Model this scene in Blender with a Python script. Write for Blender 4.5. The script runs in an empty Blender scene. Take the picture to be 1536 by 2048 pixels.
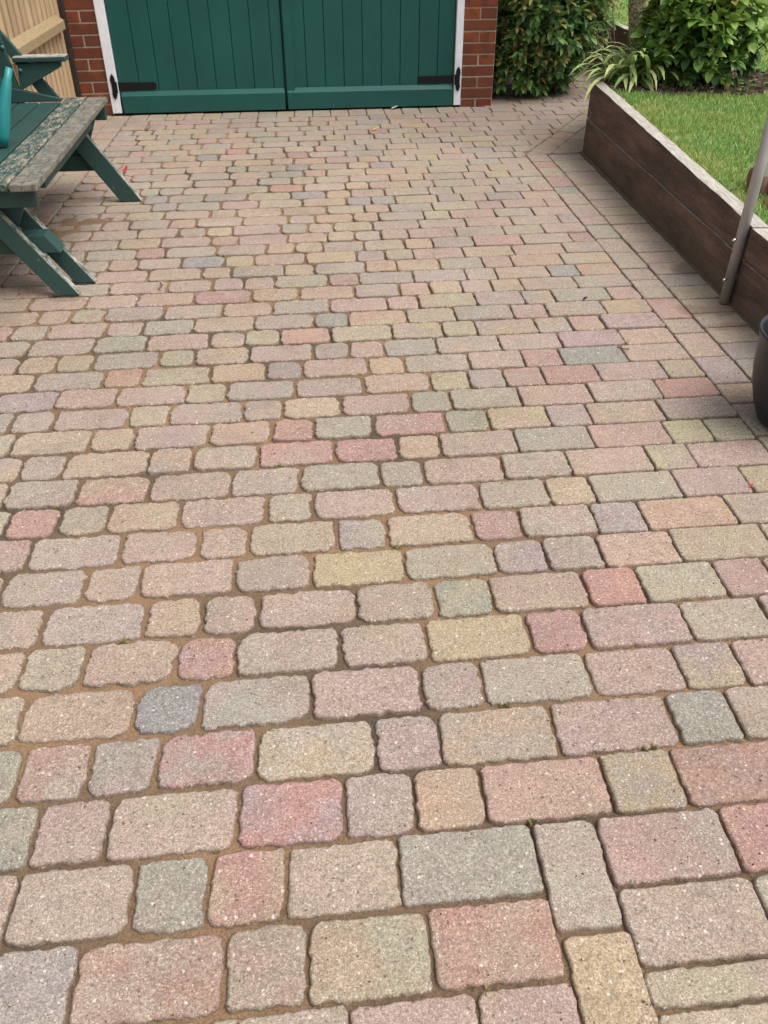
import bpy, bmesh, math, random
import numpy as np
from mathutils import Vector, Matrix, noise
R = math.radians
random.seed(7); rng = np.random.default_rng(7)
sc = bpy.context.scene
col = sc.collection

# ------------------------------------------------------------------ camera, sky, sun, exposure
F_PX, PITCH, YAW, ROLL, CAM_H = 1685.2, 0.6379, 0.0993, -0.0041, 1.3522
cam_d = bpy.data.cameras.new('camera'); cam = bpy.data.objects.new('camera', cam_d); col.objects.link(cam)
cam_d.sensor_fit = 'VERTICAL'; cam_d.sensor_height = 24.0; cam_d.lens = F_PX / 2048 * 24.0
cam_d.clip_start = 0.05; cam_d.clip_end = 500
fwd = Vector((math.sin(YAW)*math.cos(PITCH), math.cos(YAW)*math.cos(PITCH), -math.sin(PITCH)))
rgt = Vector((math.cos(YAW), -math.sin(YAW), 0)); upv = rgt.cross(fwd)
r2 = math.cos(ROLL)*rgt + math.sin(ROLL)*upv; u2 = -math.sin(ROLL)*rgt + math.cos(ROLL)*upv
cam.matrix_world = Matrix(((r2.x, u2.x, -fwd.x, 0), (r2.y, u2.y, -fwd.y, 0), (r2.z, u2.z, -fwd.z, CAM_H), (0, 0, 0, 1)))
sc.camera = cam
CAM = Vector((0, 0, CAM_H))

SUN_EL, SUN_DIR = 62, Vector((0.80, -0.45, 0))      # the brightest part of the cloud is to the right of the drive
world = bpy.data.worlds.new('World'); sc.world = world; world.use_nodes = True
wn = world.node_tree.nodes; wl = world.node_tree.links
sky = wn.new('ShaderNodeTexSky'); sky.sky_type = 'NISHITA'; sky.sun_disc = False
sky.sun_elevation = R(SUN_EL); sky.sun_rotation = math.atan2(SUN_DIR.x, SUN_DIR.y)
sky.air_density = 1.0; sky.dust_density = 6.0; sky.ozone_density = 1.0
# cloud cover: the blue of the clear sky is washed out to a pale grey-white
hsv = wn.new('ShaderNodeHueSaturation'); hsv.inputs['Saturation'].default_value = 0.28
wl.new(sky.outputs[0], hsv.inputs['Color'])
bg = wn['Background']; wl.new(hsv.outputs[0], bg.inputs[0]); bg.inputs[1].default_value = 0.15
sun_d = bpy.data.lights.new('sun', 'SUN'); sun_d.energy = 1.0; sun_d.angle = R(38); sun_d.color = (1.0, 0.97, 0.93)
sun = bpy.data.objects.new('sun', sun_d); col.objects.link(sun)
sd = SUN_DIR.normalized()*math.cos(R(SUN_EL)) + Vector((0, 0, math.sin(R(SUN_EL))))
sun.rotation_euler = sd.to_track_quat('Z', 'Y').to_euler(); sun.location = (3, -2, 6)
vs = sc.view_settings; vs.view_transform = 'Standard'; vs.look = 'None'; vs.gamma = 1.0; vs.use_curve_mapping = False
vs.exposure = 0.53

# ------------------------------------------------------------------ helpers
def lin(r, g, b, k=1.0):
    f = lambda c: ((c/255+0.055)/1.055)**2.4 if c > 10 else c/255/12.92
    return (f(r)*k, f(g)*k, f(b)*k, 1.0)

class NT:
    def __init__(s, name, rough=0.8, spec=0.3):
        s.m = bpy.data.materials.new(name); s.m.use_nodes = True; t = s.m.node_tree
        s.n, s.l = t.nodes, t.links; s.b = s.n['Principled BSDF']
        s.b.inputs['Roughness'].default_value = rough; s.b.inputs['Specular IOR Level'].default_value = spec
        s.pos = s.n.new('ShaderNodeNewGeometry')
    def node(s, t, **kw):
        n = s.n.new(t)
        for k, v in kw.items():
            if k in n.inputs: s.put(n.inputs[k], v)
            else: setattr(n, k, v)
        return n
    def put(s, sock, v):
        if hasattr(v, 'is_output') or hasattr(v, 'links'): s.l.new(v, sock)
        else: sock.default_value = v
    def P(s): return s.pos.outputs['Position']
    def objc(s): return s.n.new('ShaderNodeTexCoord').outputs['Object']
    def noise(s, scale, detail=3, vec=None, rough=0.55, dist=0.0):
        n = s.n.new('ShaderNodeTexNoise'); n.inputs['Scale'].default_value = scale; n.inputs['Detail'].default_value = detail
        n.inputs['Roughness'].default_value = rough; n.inputs['Distortion'].default_value = dist
        s.l.new(vec if vec is not None else s.P(), n.inputs['Vector']); return n.outputs['Fac']
    def stretch(s, v, sx, sy, sz):
        m = s.n.new('ShaderNodeMapping'); m.inputs['Scale'].default_value = (sx, sy, sz); s.l.new(v, m.inputs['Vector']); return m.outputs[0]
    def ramp(s, fac, *stops):
        r = s.n.new('ShaderNodeValToRGB'); e = r.color_ramp.elements
        while len(e) < len(stops): e.new(0.5)
        for i, (p, c) in enumerate(stops):
            e[i].position = p; e[i].color = c if hasattr(c, '__len__') else (c, c, c, 1)
        s.l.new(fac, r.inputs[0]); return r.outputs[0]
    def mix(s, fac, a, b, mode='MIX'):
        m = s.n.new('ShaderNodeMix'); m.data_type = 'RGBA'; m.blend_type = mode
        s.put(m.inputs[0], fac); s.put(m.inputs[6], a); s.put(m.inputs[7], b); return m.outputs[2]
    def math(s, op, a, b=0.0, clamp=False):
        m = s.n.new('ShaderNodeMath'); m.operation = op; m.use_clamp = clamp; s.put(m.inputs[0], a); s.put(m.inputs[1], b); return m.outputs[0]
    def attr(s, name): 
        a = s.n.new('ShaderNodeAttribute'); a.attribute_name = name; return a.outputs['Color']
    def bump(s, h, strength=0.3, dist=0.002):
        b = s.n.new('ShaderNodeBump'); b.inputs['Strength'].default_value = strength; b.inputs['Distance'].default_value = dist
        s.l.new(h, b.inputs['Height']); s.l.new(b.outputs[0], s.b.inputs['Normal'])
    def sep(s, v): return s.node('ShaderNodeSeparateXYZ', Vector=v).outputs
    def color(s, c): s.put(s.b.inputs['Base Color'], c)
    def rough(s, v): s.put(s.b.inputs['Roughness'], v)

def link(o, parent=None):
    col.objects.link(o)
    if parent is not None: o.parent = parent
    return o
def tag(o, label=None, cat=None, group=None, kind=None):
    for k, v in (('label', label), ('category', cat), ('group', group), ('kind', kind)):
        if v: o[k] = v
    return o
def worldloc(o):
    v = Vector((0, 0, 0))
    while o is not None: v += o.location; o = o.parent
    return v
def empty(name, loc, label, cat, group=None):
    o = bpy.data.objects.new(name, None); o.empty_display_size = 0.1; o.location = loc; link(o)
    return tag(o, label, cat, group)
def mesh_obj(name, verts, faces, mat, parent=None, origin=None, smooth=False, attrs=None):
    base = worldloc(parent) if parent is not None else Vector((0, 0, 0))
    org = Vector(origin) if origin is not None else base
    me = bpy.data.meshes.new(name)
    v = np.asarray(verts, float) - np.array(org)
    me.from_pydata(v.tolist(), [], faces); me.materials.append(mat)
    if smooth: me.polygons.foreach_set('use_smooth', [True]*len(me.polygons))
    if attrs:
        for k, arr in attrs.items():
            a = me.color_attributes.new(k, 'FLOAT_COLOR', 'POINT'); a.data.foreach_set('color', np.asarray(arr, np.float32).ravel())
    me.update()
    o = bpy.data.objects.new(name, me); link(o, parent); o.location = org - base
    return o
class MB:
    """collects solids in world coordinates; build() links them as ONE mesh object"""
    def __init__(s): s.v = []; s.f = []
    def add(s, v, f):
        k = len(s.v); s.v += [tuple(p) for p in v]; s.f += [tuple(i+k for i in q) for q in f]; return s
    def box(s, x0, x1, y0, y1, z0, z1):
        return s.add([(x, y, z) for z in (z0, z1) for x, y in ((x0, y0), (x1, y0), (x1, y1), (x0, y1))],
                     [(3, 2, 1, 0), (4, 5, 6, 7), (0, 1, 5, 4), (1, 2, 6, 5), (2, 3, 7, 6), (3, 0, 4, 7)])
    def prism(s, pts, ex):
        """closed polygon pts (3D) pushed along vector ex"""
        n = len(pts); a = [Vector(p) for p in pts]; b = [p + Vector(ex) for p in a]
        return s.add(a+b, [tuple(range(n))[::-1], tuple(range(n, 2*n))] + [(i, (i+1) % n, n+(i+1) % n, n+i) for i in range(n)])
    def bar(s, a, b, w, h, up=(0, 0, 1)):
        a, b = Vector(a), Vector(b); d = (b-a).normalized(); sx = d.cross(Vector(up)).normalized(); sz = sx.cross(d)
        c = [(-w/2, -h/2), (w/2, -h/2), (w/2, h/2), (-w/2, h/2)]
        return s.prism([a+sx*p+sz*q for p, q in c], b-a)
    def tube(s, pts, rad, n=12, cap=True):
        pts = [Vector(p) for p in pts]; k = len(s.v); rings = []
        for i, p in enumerate(pts):
            d = (pts[min(i+1, len(pts)-1)] - pts[max(i-1, 0)]).normalized()
            ref = Vector((0, 0, 1)) if abs(d.z) < 0.9 else Vector((1, 0, 0))
            a = d.cross(ref).normalized(); b = a.cross(d)
            r = rad[i] if hasattr(rad, '__len__') else rad
            rings.append([p + (a*math.cos(2*math.pi*j/n) + b*math.sin(2*math.pi*j/n))*r for j in range(n)])
        v = [q for rg in rings for q in rg]; f = []
        for i in range(len(pts)-1):
            for j in range(n): f.append((i*n+j, i*n+(j+1) % n, (i+1)*n+(j+1) % n, (i+1)*n+j))
        if cap: f.append(tuple(range(n))[::-1]); f.append(tuple((len(pts)-1)*n+j for j in range(n)))
        return s.add(v, f)
    def lathe(s, c, prof, n=40):
        c = Vector(c); v = []; f = []
        for r, z in prof:
            for j in range(n): v.append(c + Vector((r*math.cos(2*math.pi*j/n), r*math.sin(2*math.pi*j/n), z)))
        for i in range(len(prof)-1):
            for j in range(n): f.append((i*n+j, i*n+(j+1) % n, (i+1)*n+(j+1) % n, (i+1)*n+j))
        return s.add(v, f)
    def build(s, name, mat, parent=None, bevel=0.0, smooth=False, origin=None, seg=2):
        o = mesh_obj(name, s.v, s.f, mat, parent, origin, smooth)
        bm = bmesh.new(); bm.from_mesh(o.data); bmesh.ops.recalc_face_normals(bm, faces=bm.faces)
        if bevel: bmesh.ops.bevel(bm, geom=list(bm.edges), offset=bevel, segments=seg, affect='EDGES', profile=0.6, clamp_overlap=True)
        bm.to_mesh(o.data); bm.free()
        return o

# ------------------------------------------------------------------ materials
PAVE = {'t': (192,175,154), 'p': (196,166,150), 'r': (192,136,128), 'l': (176,163,158), 'g': (176,167,153), 'n': (168,164,149),
        'y': (199,180,140), 'o': (202,170,140), 'b': (150,152,154)}
PK = 0.63
for k_, v_ in PAVE.items():      # the reds, blues and yellows are all dusty
    PAVE[k_] = tuple(a*0.49 + b*0.51 for a, b in zip(v_, (184, 167, 152)))
def paver_material():
    m = NT('concrete_paver', 0.93, 0.12)
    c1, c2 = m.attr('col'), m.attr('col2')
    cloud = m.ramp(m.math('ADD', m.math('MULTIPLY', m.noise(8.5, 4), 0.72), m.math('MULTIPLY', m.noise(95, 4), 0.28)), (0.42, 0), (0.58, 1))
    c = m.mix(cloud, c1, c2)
    c = m.mix(1.0, c, m.ramp(m.noise(1.6, 4), (0.3, 0.90), (0.7, 1.08)), 'MULTIPLY')      # grime shared by many blocks
    c = m.mix(m.math('MULTIPLY', m.ramp(m.noise(5.5, 5), (0.52, 0), (0.72, 1)), 0.30), c, lin(132, 116, 100, .8))
    c = m.mix(1.0, c, m.ramp(m.noise(34, 4), (0.3, 0.90), (0.7, 1.08)), 'MULTIPLY')
    c = m.mix(1.0, c, m.ramp(m.noise(150, 3, rough=0.75), (0.30, 0.72), (0.5, 1.0), (0.70, 1.25)), 'MULTIPLY')
    c = m.mix(1.0, c, m.ramp(m.noise(330, 3, rough=0.8), (0.30, 0.52), (0.5, 0.97), (0.70, 1.55)), 'MULTIPLY')
    nz = m.n.new('ShaderNodeTexNoise'); nz.inputs['Scale'].default_value = 260; nz.inputs['Detail'].default_value = 2; m.l.new(m.P(), nz.inputs['Vector'])
    va = m.node('ShaderNodeVectorMath', operation='MULTIPLY_ADD'); m.l.new(nz.outputs['Color'], va.inputs[0]); va.inputs[1].default_value = (.008, .008, .008); m.l.new(m.P(), va.inputs[2])
    def chips(scale, lo, hi, size):
        v = m.node('ShaderNodeTexVoronoi', feature='F1'); v.inputs['Scale'].default_value = scale; v.inputs['Randomness'].default_value = 1.0
        m.l.new(va.outputs[0], v.inputs['Vector']); r = m.sep(v.outputs['Color'])
        near = m.math('LESS_THAN', v.outputs['Distance'], m.math('ADD', m.math('MULTIPLY', r[1], size*.7), size*.5))
        return m.math('MULTIPLY', m.math('GREATER_THAN', r[0], hi), near), m.math('MULTIPLY', m.math('LESS_THAN', r[0], lo), near)
    w, d = chips(270, 0.24, 0.76, 0.42); w2, d2 = chips(130, 0.07, 0.95, 0.34)
    c = m.mix(m.math('MULTIPLY', w, 0.45), c, lin(226, 214, 200, .85)); c = m.mix(m.math('MULTIPLY', d, 0.44), c, lin(96, 88, 86))
    c = m.mix(m.math('MULTIPLY', w2, 0.5), c, lin(238, 230, 220, .85)); c = m.mix(m.math('MULTIPLY', d2, 0.6), c, lin(80, 76, 80))
    # damp and dirty patches with shapes of their own beside the timber wall and under the bench, plus a painted shadow at the near leg's foot
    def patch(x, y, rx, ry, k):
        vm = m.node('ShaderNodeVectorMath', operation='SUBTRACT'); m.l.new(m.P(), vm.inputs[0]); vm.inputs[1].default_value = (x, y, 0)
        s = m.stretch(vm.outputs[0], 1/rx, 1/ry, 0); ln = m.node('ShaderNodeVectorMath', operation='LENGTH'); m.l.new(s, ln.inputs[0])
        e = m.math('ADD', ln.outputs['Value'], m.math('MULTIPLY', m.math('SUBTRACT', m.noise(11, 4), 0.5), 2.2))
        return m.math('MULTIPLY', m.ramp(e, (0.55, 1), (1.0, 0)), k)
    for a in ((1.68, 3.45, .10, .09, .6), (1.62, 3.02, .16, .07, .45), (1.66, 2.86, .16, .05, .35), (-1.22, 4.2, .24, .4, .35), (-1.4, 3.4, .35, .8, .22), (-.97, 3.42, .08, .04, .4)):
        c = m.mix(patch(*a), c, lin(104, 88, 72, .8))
    m.color(c)
    h = m.math('ADD', m.noise(160, 4, rough=0.7), m.math('MULTIPLY', m.noise(45, 3), 1.6))
    m.bump(h, 0.55, 0.0022)
    return m.m
def sand_material():
    m = NT('jointing_sand', 0.97, 0.1)
    c = m.mix(m.ramp(m.noise(1.3, 2), (0.42, 0), (0.6, 1)), lin(156, 126, 98, .85), lin(108, 95, 80, .75))
    c = m.mix(m.math('MULTIPLY', m.ramp(m.noise(14, 3), (0.58, 0), (0.75, 1)), 0.4), c, lin(98, 86, 62))
    c = m.mix(1.0, c, m.ramp(m.noise(330, 3, rough=.8), (0.3, 0.5), (0.7, 1.5)), 'MULTIPLY')
    xy = m.sep(m.P()); dx = m.math('MULTIPLY', m.math('ADD', xy[0], 1.12), 4.0); dy = m.math('MULTIPLY', m.math('SUBTRACT', xy[1], 4.35), 3.6)
    rr = m.math('ADD', m.math('MULTIPLY', dx, dx), m.math('MULTIPLY', dy, dy))
    warm = m.mix(1.0, lin(138, 114, 92, .75), m.ramp(m.noise(200, 4, rough=.8), (0.3, 0.6), (0.7, 1.4)), 'MULTIPLY')
    c = m.mix(m.ramp(rr, (0.5, 1), (1.0, 0)), c, warm)
    m.color(c); m.bump(m.noise(300, 3, rough=.8), 1.0, 0.004); return m.m
def paint_wood(name, base, worn=None, amount=0.0, axis=(1, 12, 12), rough=0.5, top=0.0, low=0.0):
    m = NT(name, rough, 0.35)
    g = m.noise(9, 4, m.stretch(m.P(), *axis))
    c = m.mix(1.0, base, m.ramp(g, (0.3, 0.95), (0.7, 1.05)), 'MULTIPLY')
    c = m.mix(1.0, c, m.ramp(m.noise(3, 3), (0.3, 0.9), (0.7, 1.1)), 'MULTIPLY')
    if worn:
        w1, w2, w3 = worn
        wc = m.mix(m.ramp(m.noise(26, 4), (0.4, 0), (0.6, 1)), w1, w2)
        wc = m.mix(m.ramp(m.noise(60, 3), (0.56, 0), (0.64, 1)), wc, w3)
        k = m.math('ADD', m.math('MULTIPLY', m.noise(30, 7, m.stretch(m.P(), *[a/6 for a in axis]), rough=.78), 0.72), m.math('MULTIPLY', m.noise(130, 4), 0.28))
        thr = m.math('SUBTRACT', k, 1.0-amount)
        if top or low:
            nz = m.sep(m.pos.outputs['Normal'])[2]; pz = m.sep(m.P())[2]
            thr = m.math('ADD', thr, m.math('MULTIPLY', m.math('MAXIMUM', nz, 0.0), top))
            thr = m.math('ADD', thr, m.math('MULTIPLY', m.math('SUBTRACT', 0.12, pz, clamp=True), low))
        c = m.mix(m.ramp(thr, (0.0, 0), (0.09, 1)), c, wc)
        m.rough(m.ramp(thr, (0.0, rough), (0.06, 0.9)))
    m.color(c); m.bump(g, 0.10, 0.002); return m.m
def timber(name, a, b, axis, rough=0.8, knots=True, bumpk=0.4):
    m = NT(name, rough, 0.25)
    v = m.stretch(m.P(), *axis)
    c = m.mix(m.ramp(m.noise(14, 5, v, dist=0.6), (0.3, 0), (0.7, 1)), a, b)
    oi = m.node('ShaderNodeObjectInfo'); c = m.mix(1.0, c, m.ramp(oi.outputs['Random'], (0, 0.82), (1, 1.16)), 'MULTIPLY')
    if knots: c = m.mix(m.math('MULTIPLY', m.ramp(m.noise(7, 3), (0.62, 0), (0.75, 1)), 0.5), c, tuple(x*0.55 for x in a[:3])+(1,))
    m.color(c); m.bump(m.noise(30, 4, v), bumpk, 0.003); return m.m
def plain(name, c, rough=0.5, spec=0.5, metal=0.0, var=0.12, scale=30, bumpk=0.0):
    m = NT(name, rough, spec); m.b.inputs['Metallic'].default_value = metal
    m.color(m.mix(1.0, c, m.ramp(m.noise(scale, 4), (0.3, 1-var), (0.7, 1+var)), 'MULTIPLY'))
    if bumpk: m.bump(m.noise(scale*3, 4), bumpk, 0.002)
    return m.m
def leaf_material(name, rough=0.45, trans=0.25):
    m = NT(name, rough, 0.4); c = m.mix(1.0, m.attr('col'), m.ramp(m.noise(22, 3), (0.3, 0.8), (0.7, 1.2)), 'MULTIPLY')
    m.color(c); m.b.inputs['Subsurface Weight'].default_value = 0.0
    t = m.n.new('ShaderNodeBsdfTranslucent'); m.l.new(c, t.inputs['Color'])
    mx = m.n.new('ShaderNodeMixShader'); mx.inputs[0].default_value = trans
    m.l.new(m.b.outputs[0], mx.inputs[1]); m.l.new(t.outputs[0], mx.inputs[2])
    m.l.new(mx.outputs[0], m.n['Material Output'].inputs['Surface']); return m.m

M = {}
M['paver'] = paver_material(); M['sand'] = sand_material()
DOORG = lin(27, 82, 75, 1.0)
M['door'] = paint_wood('green_door_paint', DOORG, (lin(128,126,110), lin(104,104,90), lin(84,98,88)), 0.33, (10, 10, 3), 0.42, low=0.9)
M['white'] = paint_wood('white_frame_paint', lin(228, 230, 236), (lin(110,100,92), lin(70,62,56), lin(150,140,130)), 0.30, (6, 6, 3), 0.45, low=1.6)
BEN = lin(50, 78, 74, 0.88); WORN = (lin(126,120,112), lin(100,96,88), lin(138,130,100))
M['bench'] = paint_wood('green_bench_paint', BEN, (lin(104,112,98), lin(140,130,90), lin(88,92,84)), 0.37, (8, 8, 8), 0.55)
M['bench_leg'] = paint_wood('green_bench_paint_scuffed', BEN, (lin(170,166,158), lin(120,118,108), lin(150,146,120)), 0.37, (8, 8, 3), 0.6, top=0.32, low=0.6)
M['slat_worn'] = paint_wood('weathered_slat', BEN, WORN, 0.60, (9, 2.4, 9), 0.6)
M['slat_mid'] = paint_wood('peeling_slat', BEN, (lin(172,158,140), lin(128,122,106), lin(104,104,96)), 0.52, (9, 2.4, 9), 0.6)
M['slat_ok'] = paint_wood('painted_slat', BEN, (lin(150,140,112), lin(110,108,92), lin(130,124,100)), 0.38, (9, 2.4, 9), 0.42)
M['black_iron'] = plain('black_iron', (0.006, 0.006, 0.008, 1), 0.5, 0.3, 0.0, 0.3, 60, 0.3)
M['bolt'] = plain('painted_bolt', lin(64, 92, 88), 0.4, 0.5)
M['steel'] = plain('brushed_steel', (0.42, 0.40, 0.385, 1), 0.45, 0.5, 0.4, 0.08, 12)
M['bright_steel'] = plain('bright_steel', (0.7, 0.7, 0.7, 1), 0.22, 0.5, 1.0, 0.05)
M['can'] = plain('teal_plastic', lin(38, 138, 138, .9), 0.38, 0.5, 0, 0.06, 8)
M['pot'] = plain('charcoal_plastic', lin(44, 47, 51, .7), 0.42, 0.4, 0, 0.15, 90, 0.25)
M['fence'] = timber('new_softwood', lin(204,178,144,.9), lin(178,148,114,.9), (14, 14, 1.0))
M['fence_rail'] = timber('fence_rail_softwood', lin(186,164,128,.85), lin(156,136,102,.85), (14, 1.2, 14))
M['old_post'] = timber('grey_old_post', lin(78,68,54,.6), lin(52,46,38,.6), (14, 14, 1.0))
M['dirty_wood'] = timber('dirty_strip', lin(128,112,90,.8), lin(98,88,72,.8), (6, 3, 6))
M['mortar'] = plain('mortar', lin(188,174,152,.75), 0.95, 0.1, 0, 0.2, 60, 0.6)
def brick_material():
    m = NT('red_brick', 0.9, 0.2); oi = m.node('ShaderNodeObjectInfo')
    base = m.ramp(oi.outputs['Random'], (0, lin(122,68,50,.85)), (0.35, lin(136,76,54,.85)), (0.6, lin(116,74,56,.85)), (0.85, lin(144,72,52,.85)), (1, lin(166,92,58,.85)))
    c = m.mix(m.ramp(m.noise(14, 4), (0.35, 0), (0.7, 1)), base, lin(104, 66, 52, .8))
    c = m.mix(1.0, c, m.ramp(m.noise(120, 4, rough=.7), (0.3, 0.8), (0.7, 1.2)), 'MULTIPLY')
    m.color(c); m.bump(m.noise(90, 4, rough=.7), 0.5, 0.003); return m.m
M['brick'] = brick_material()
def sleeper_material():
    m = NT('stained_sleeper', 0.78, 0.25)
    v = m.stretch(m.P(), 3, 1.6, 9)
    c = m.mix(m.ramp(m.noise(5, 5, m.stretch(m.P(), 2, .55, 3.2)), (0.36, 0), (0.66, 1)), lin(82, 68, 62), lin(116, 94, 82))
    c = m.mix(1.0, c, m.ramp(m.noise(12, 6, m.stretch(m.P(), 1, .5, 16), rough=.7), (0.32, 0.72), (0.68, 1.22)), 'MULTIPLY')
    c = m.mix(m.math('MULTIPLY', m.ramp(m.noise(9, 6, m.stretch(m.P(), 1, 3.2, .7), rough=.75), (0.60, 0), (0.68, 1)), 0.3), c, lin(142, 126, 112))
    c = m.mix(1.0, c, m.ramp(m.noise(22, 5, v), (0.3, 0.75), (0.7, 1.25)), 'MULTIPLY')
    z = m.sep(m.P())[2]
    # algae and splashed dirt creep up from the ground
    k = m.math('ADD', m.math('MULTIPLY', m.math('SUBTRACT', 0.16, z), 2.6), m.math('SUBTRACT', m.noise(6, 5), 0.62))
    c = m.mix(m.math('MULTIPLY', m.ramp(k, (0.0, 0), (0.3, 1)), 0.75), c, lin(96, 88, 74))
    # bare grey wood on the weathered top
    nz = m.sep(m.pos.outputs['Normal'])[2]
    top = m.math('ADD', m.math('MULTIPLY', nz, 1.2), m.math('MULTIPLY', m.math('SUBTRACT', m.noise(30, 5, m.stretch(m.P(), 3, .5, 3)), 0.5), 0.5))
    grey = m.mix(m.ramp(m.noise(34, 5, m.stretch(m.P(), 4, .4, 4), dist=.4), (0.3, 0), (0.7, 1)), lin(192,186,176), lin(136,128,118))
    c = m.mix(m.ramp(top, (0.62, 0), (0.8, 1)), c, grey)
    m.color(c); m.bump(m.noise(40, 5, v), 0.5, 0.004); return m.m
M['sleeper'] = sleeper_material()
M['soil'] = plain('dark_soil', lin(82, 66, 56, .8), 0.97, 0.1, 0, 0.45, 45, 1.0)
def lawn_material():
    m = NT('lawn_turf', 0.95, 0.1)
    m.color(m.mix(m.ramp(m.noise(9, 5), (0.35, 0), (0.65, 1)), lin(114, 148, 76, .85), lin(146, 158, 94, .85)))
    m.bump(m.noise(120, 4), 0.8, 0.01); return m.m
M['lawn'] = lawn_material()
M['grass'] = leaf_material('grass_blade', 0.5, 0.35); M['leaf'] = leaf_material('glossy_leaf', 0.38, 0.28); M['strap'] = leaf_material('strap_leaf', 0.35, 0.25)
M['twig'] = plain('twig_bark', lin(120, 104, 80, .7), 0.85, 0.2, 0, 0.3, 60, 0.5)
def bark_material():
    m = NT('lichen_bark', 0.92, 0.2)
    c = m.mix(m.ramp(m.noise(70, 4, rough=.7), (0.42, 0), (0.58, 1)), lin(86, 78, 62, .8), lin(168, 160, 128, .9))
    c = m.mix(m.ramp(m.noise(46, 3), (0.58, 0), (0.66, 1)), c, lin(120, 124, 84, .8)); m.color(c); m.bump(m.noise(60, 5), 0.9, 0.012); return m.m
M['bark'] = bark_material()
M['stone'] = plain('red_stone', lin(150, 112, 98, .8), 0.9, 0.2, 0, 0.3, 24, 0.7)
M['stone_tan'] = plain('tan_stone', lin(168, 140, 104, .8), 0.9, 0.2, 0, 0.35, 70, 0.7)
M['slab'] = plain('pale_slab', lin(166, 164, 158, .8), 0.8, 0.2, 0, 0.12, 30, 0.3)
M['petal'] = plain('red_petal', lin(172, 58, 70), 0.6, 0.3); M['dead_leaf'] = plain('dead_leaf', lin(120, 84, 50), 0.8, 0.2); M['yellow_leaf'] = plain('yellow_leaf', lin(222, 182, 92), 0.7, 0.2)
M['white_scrap'] = plain('white_scrap', lin(232, 228, 222), 0.7, 0.2)
M['stain_sand'] = M['sand']

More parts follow.
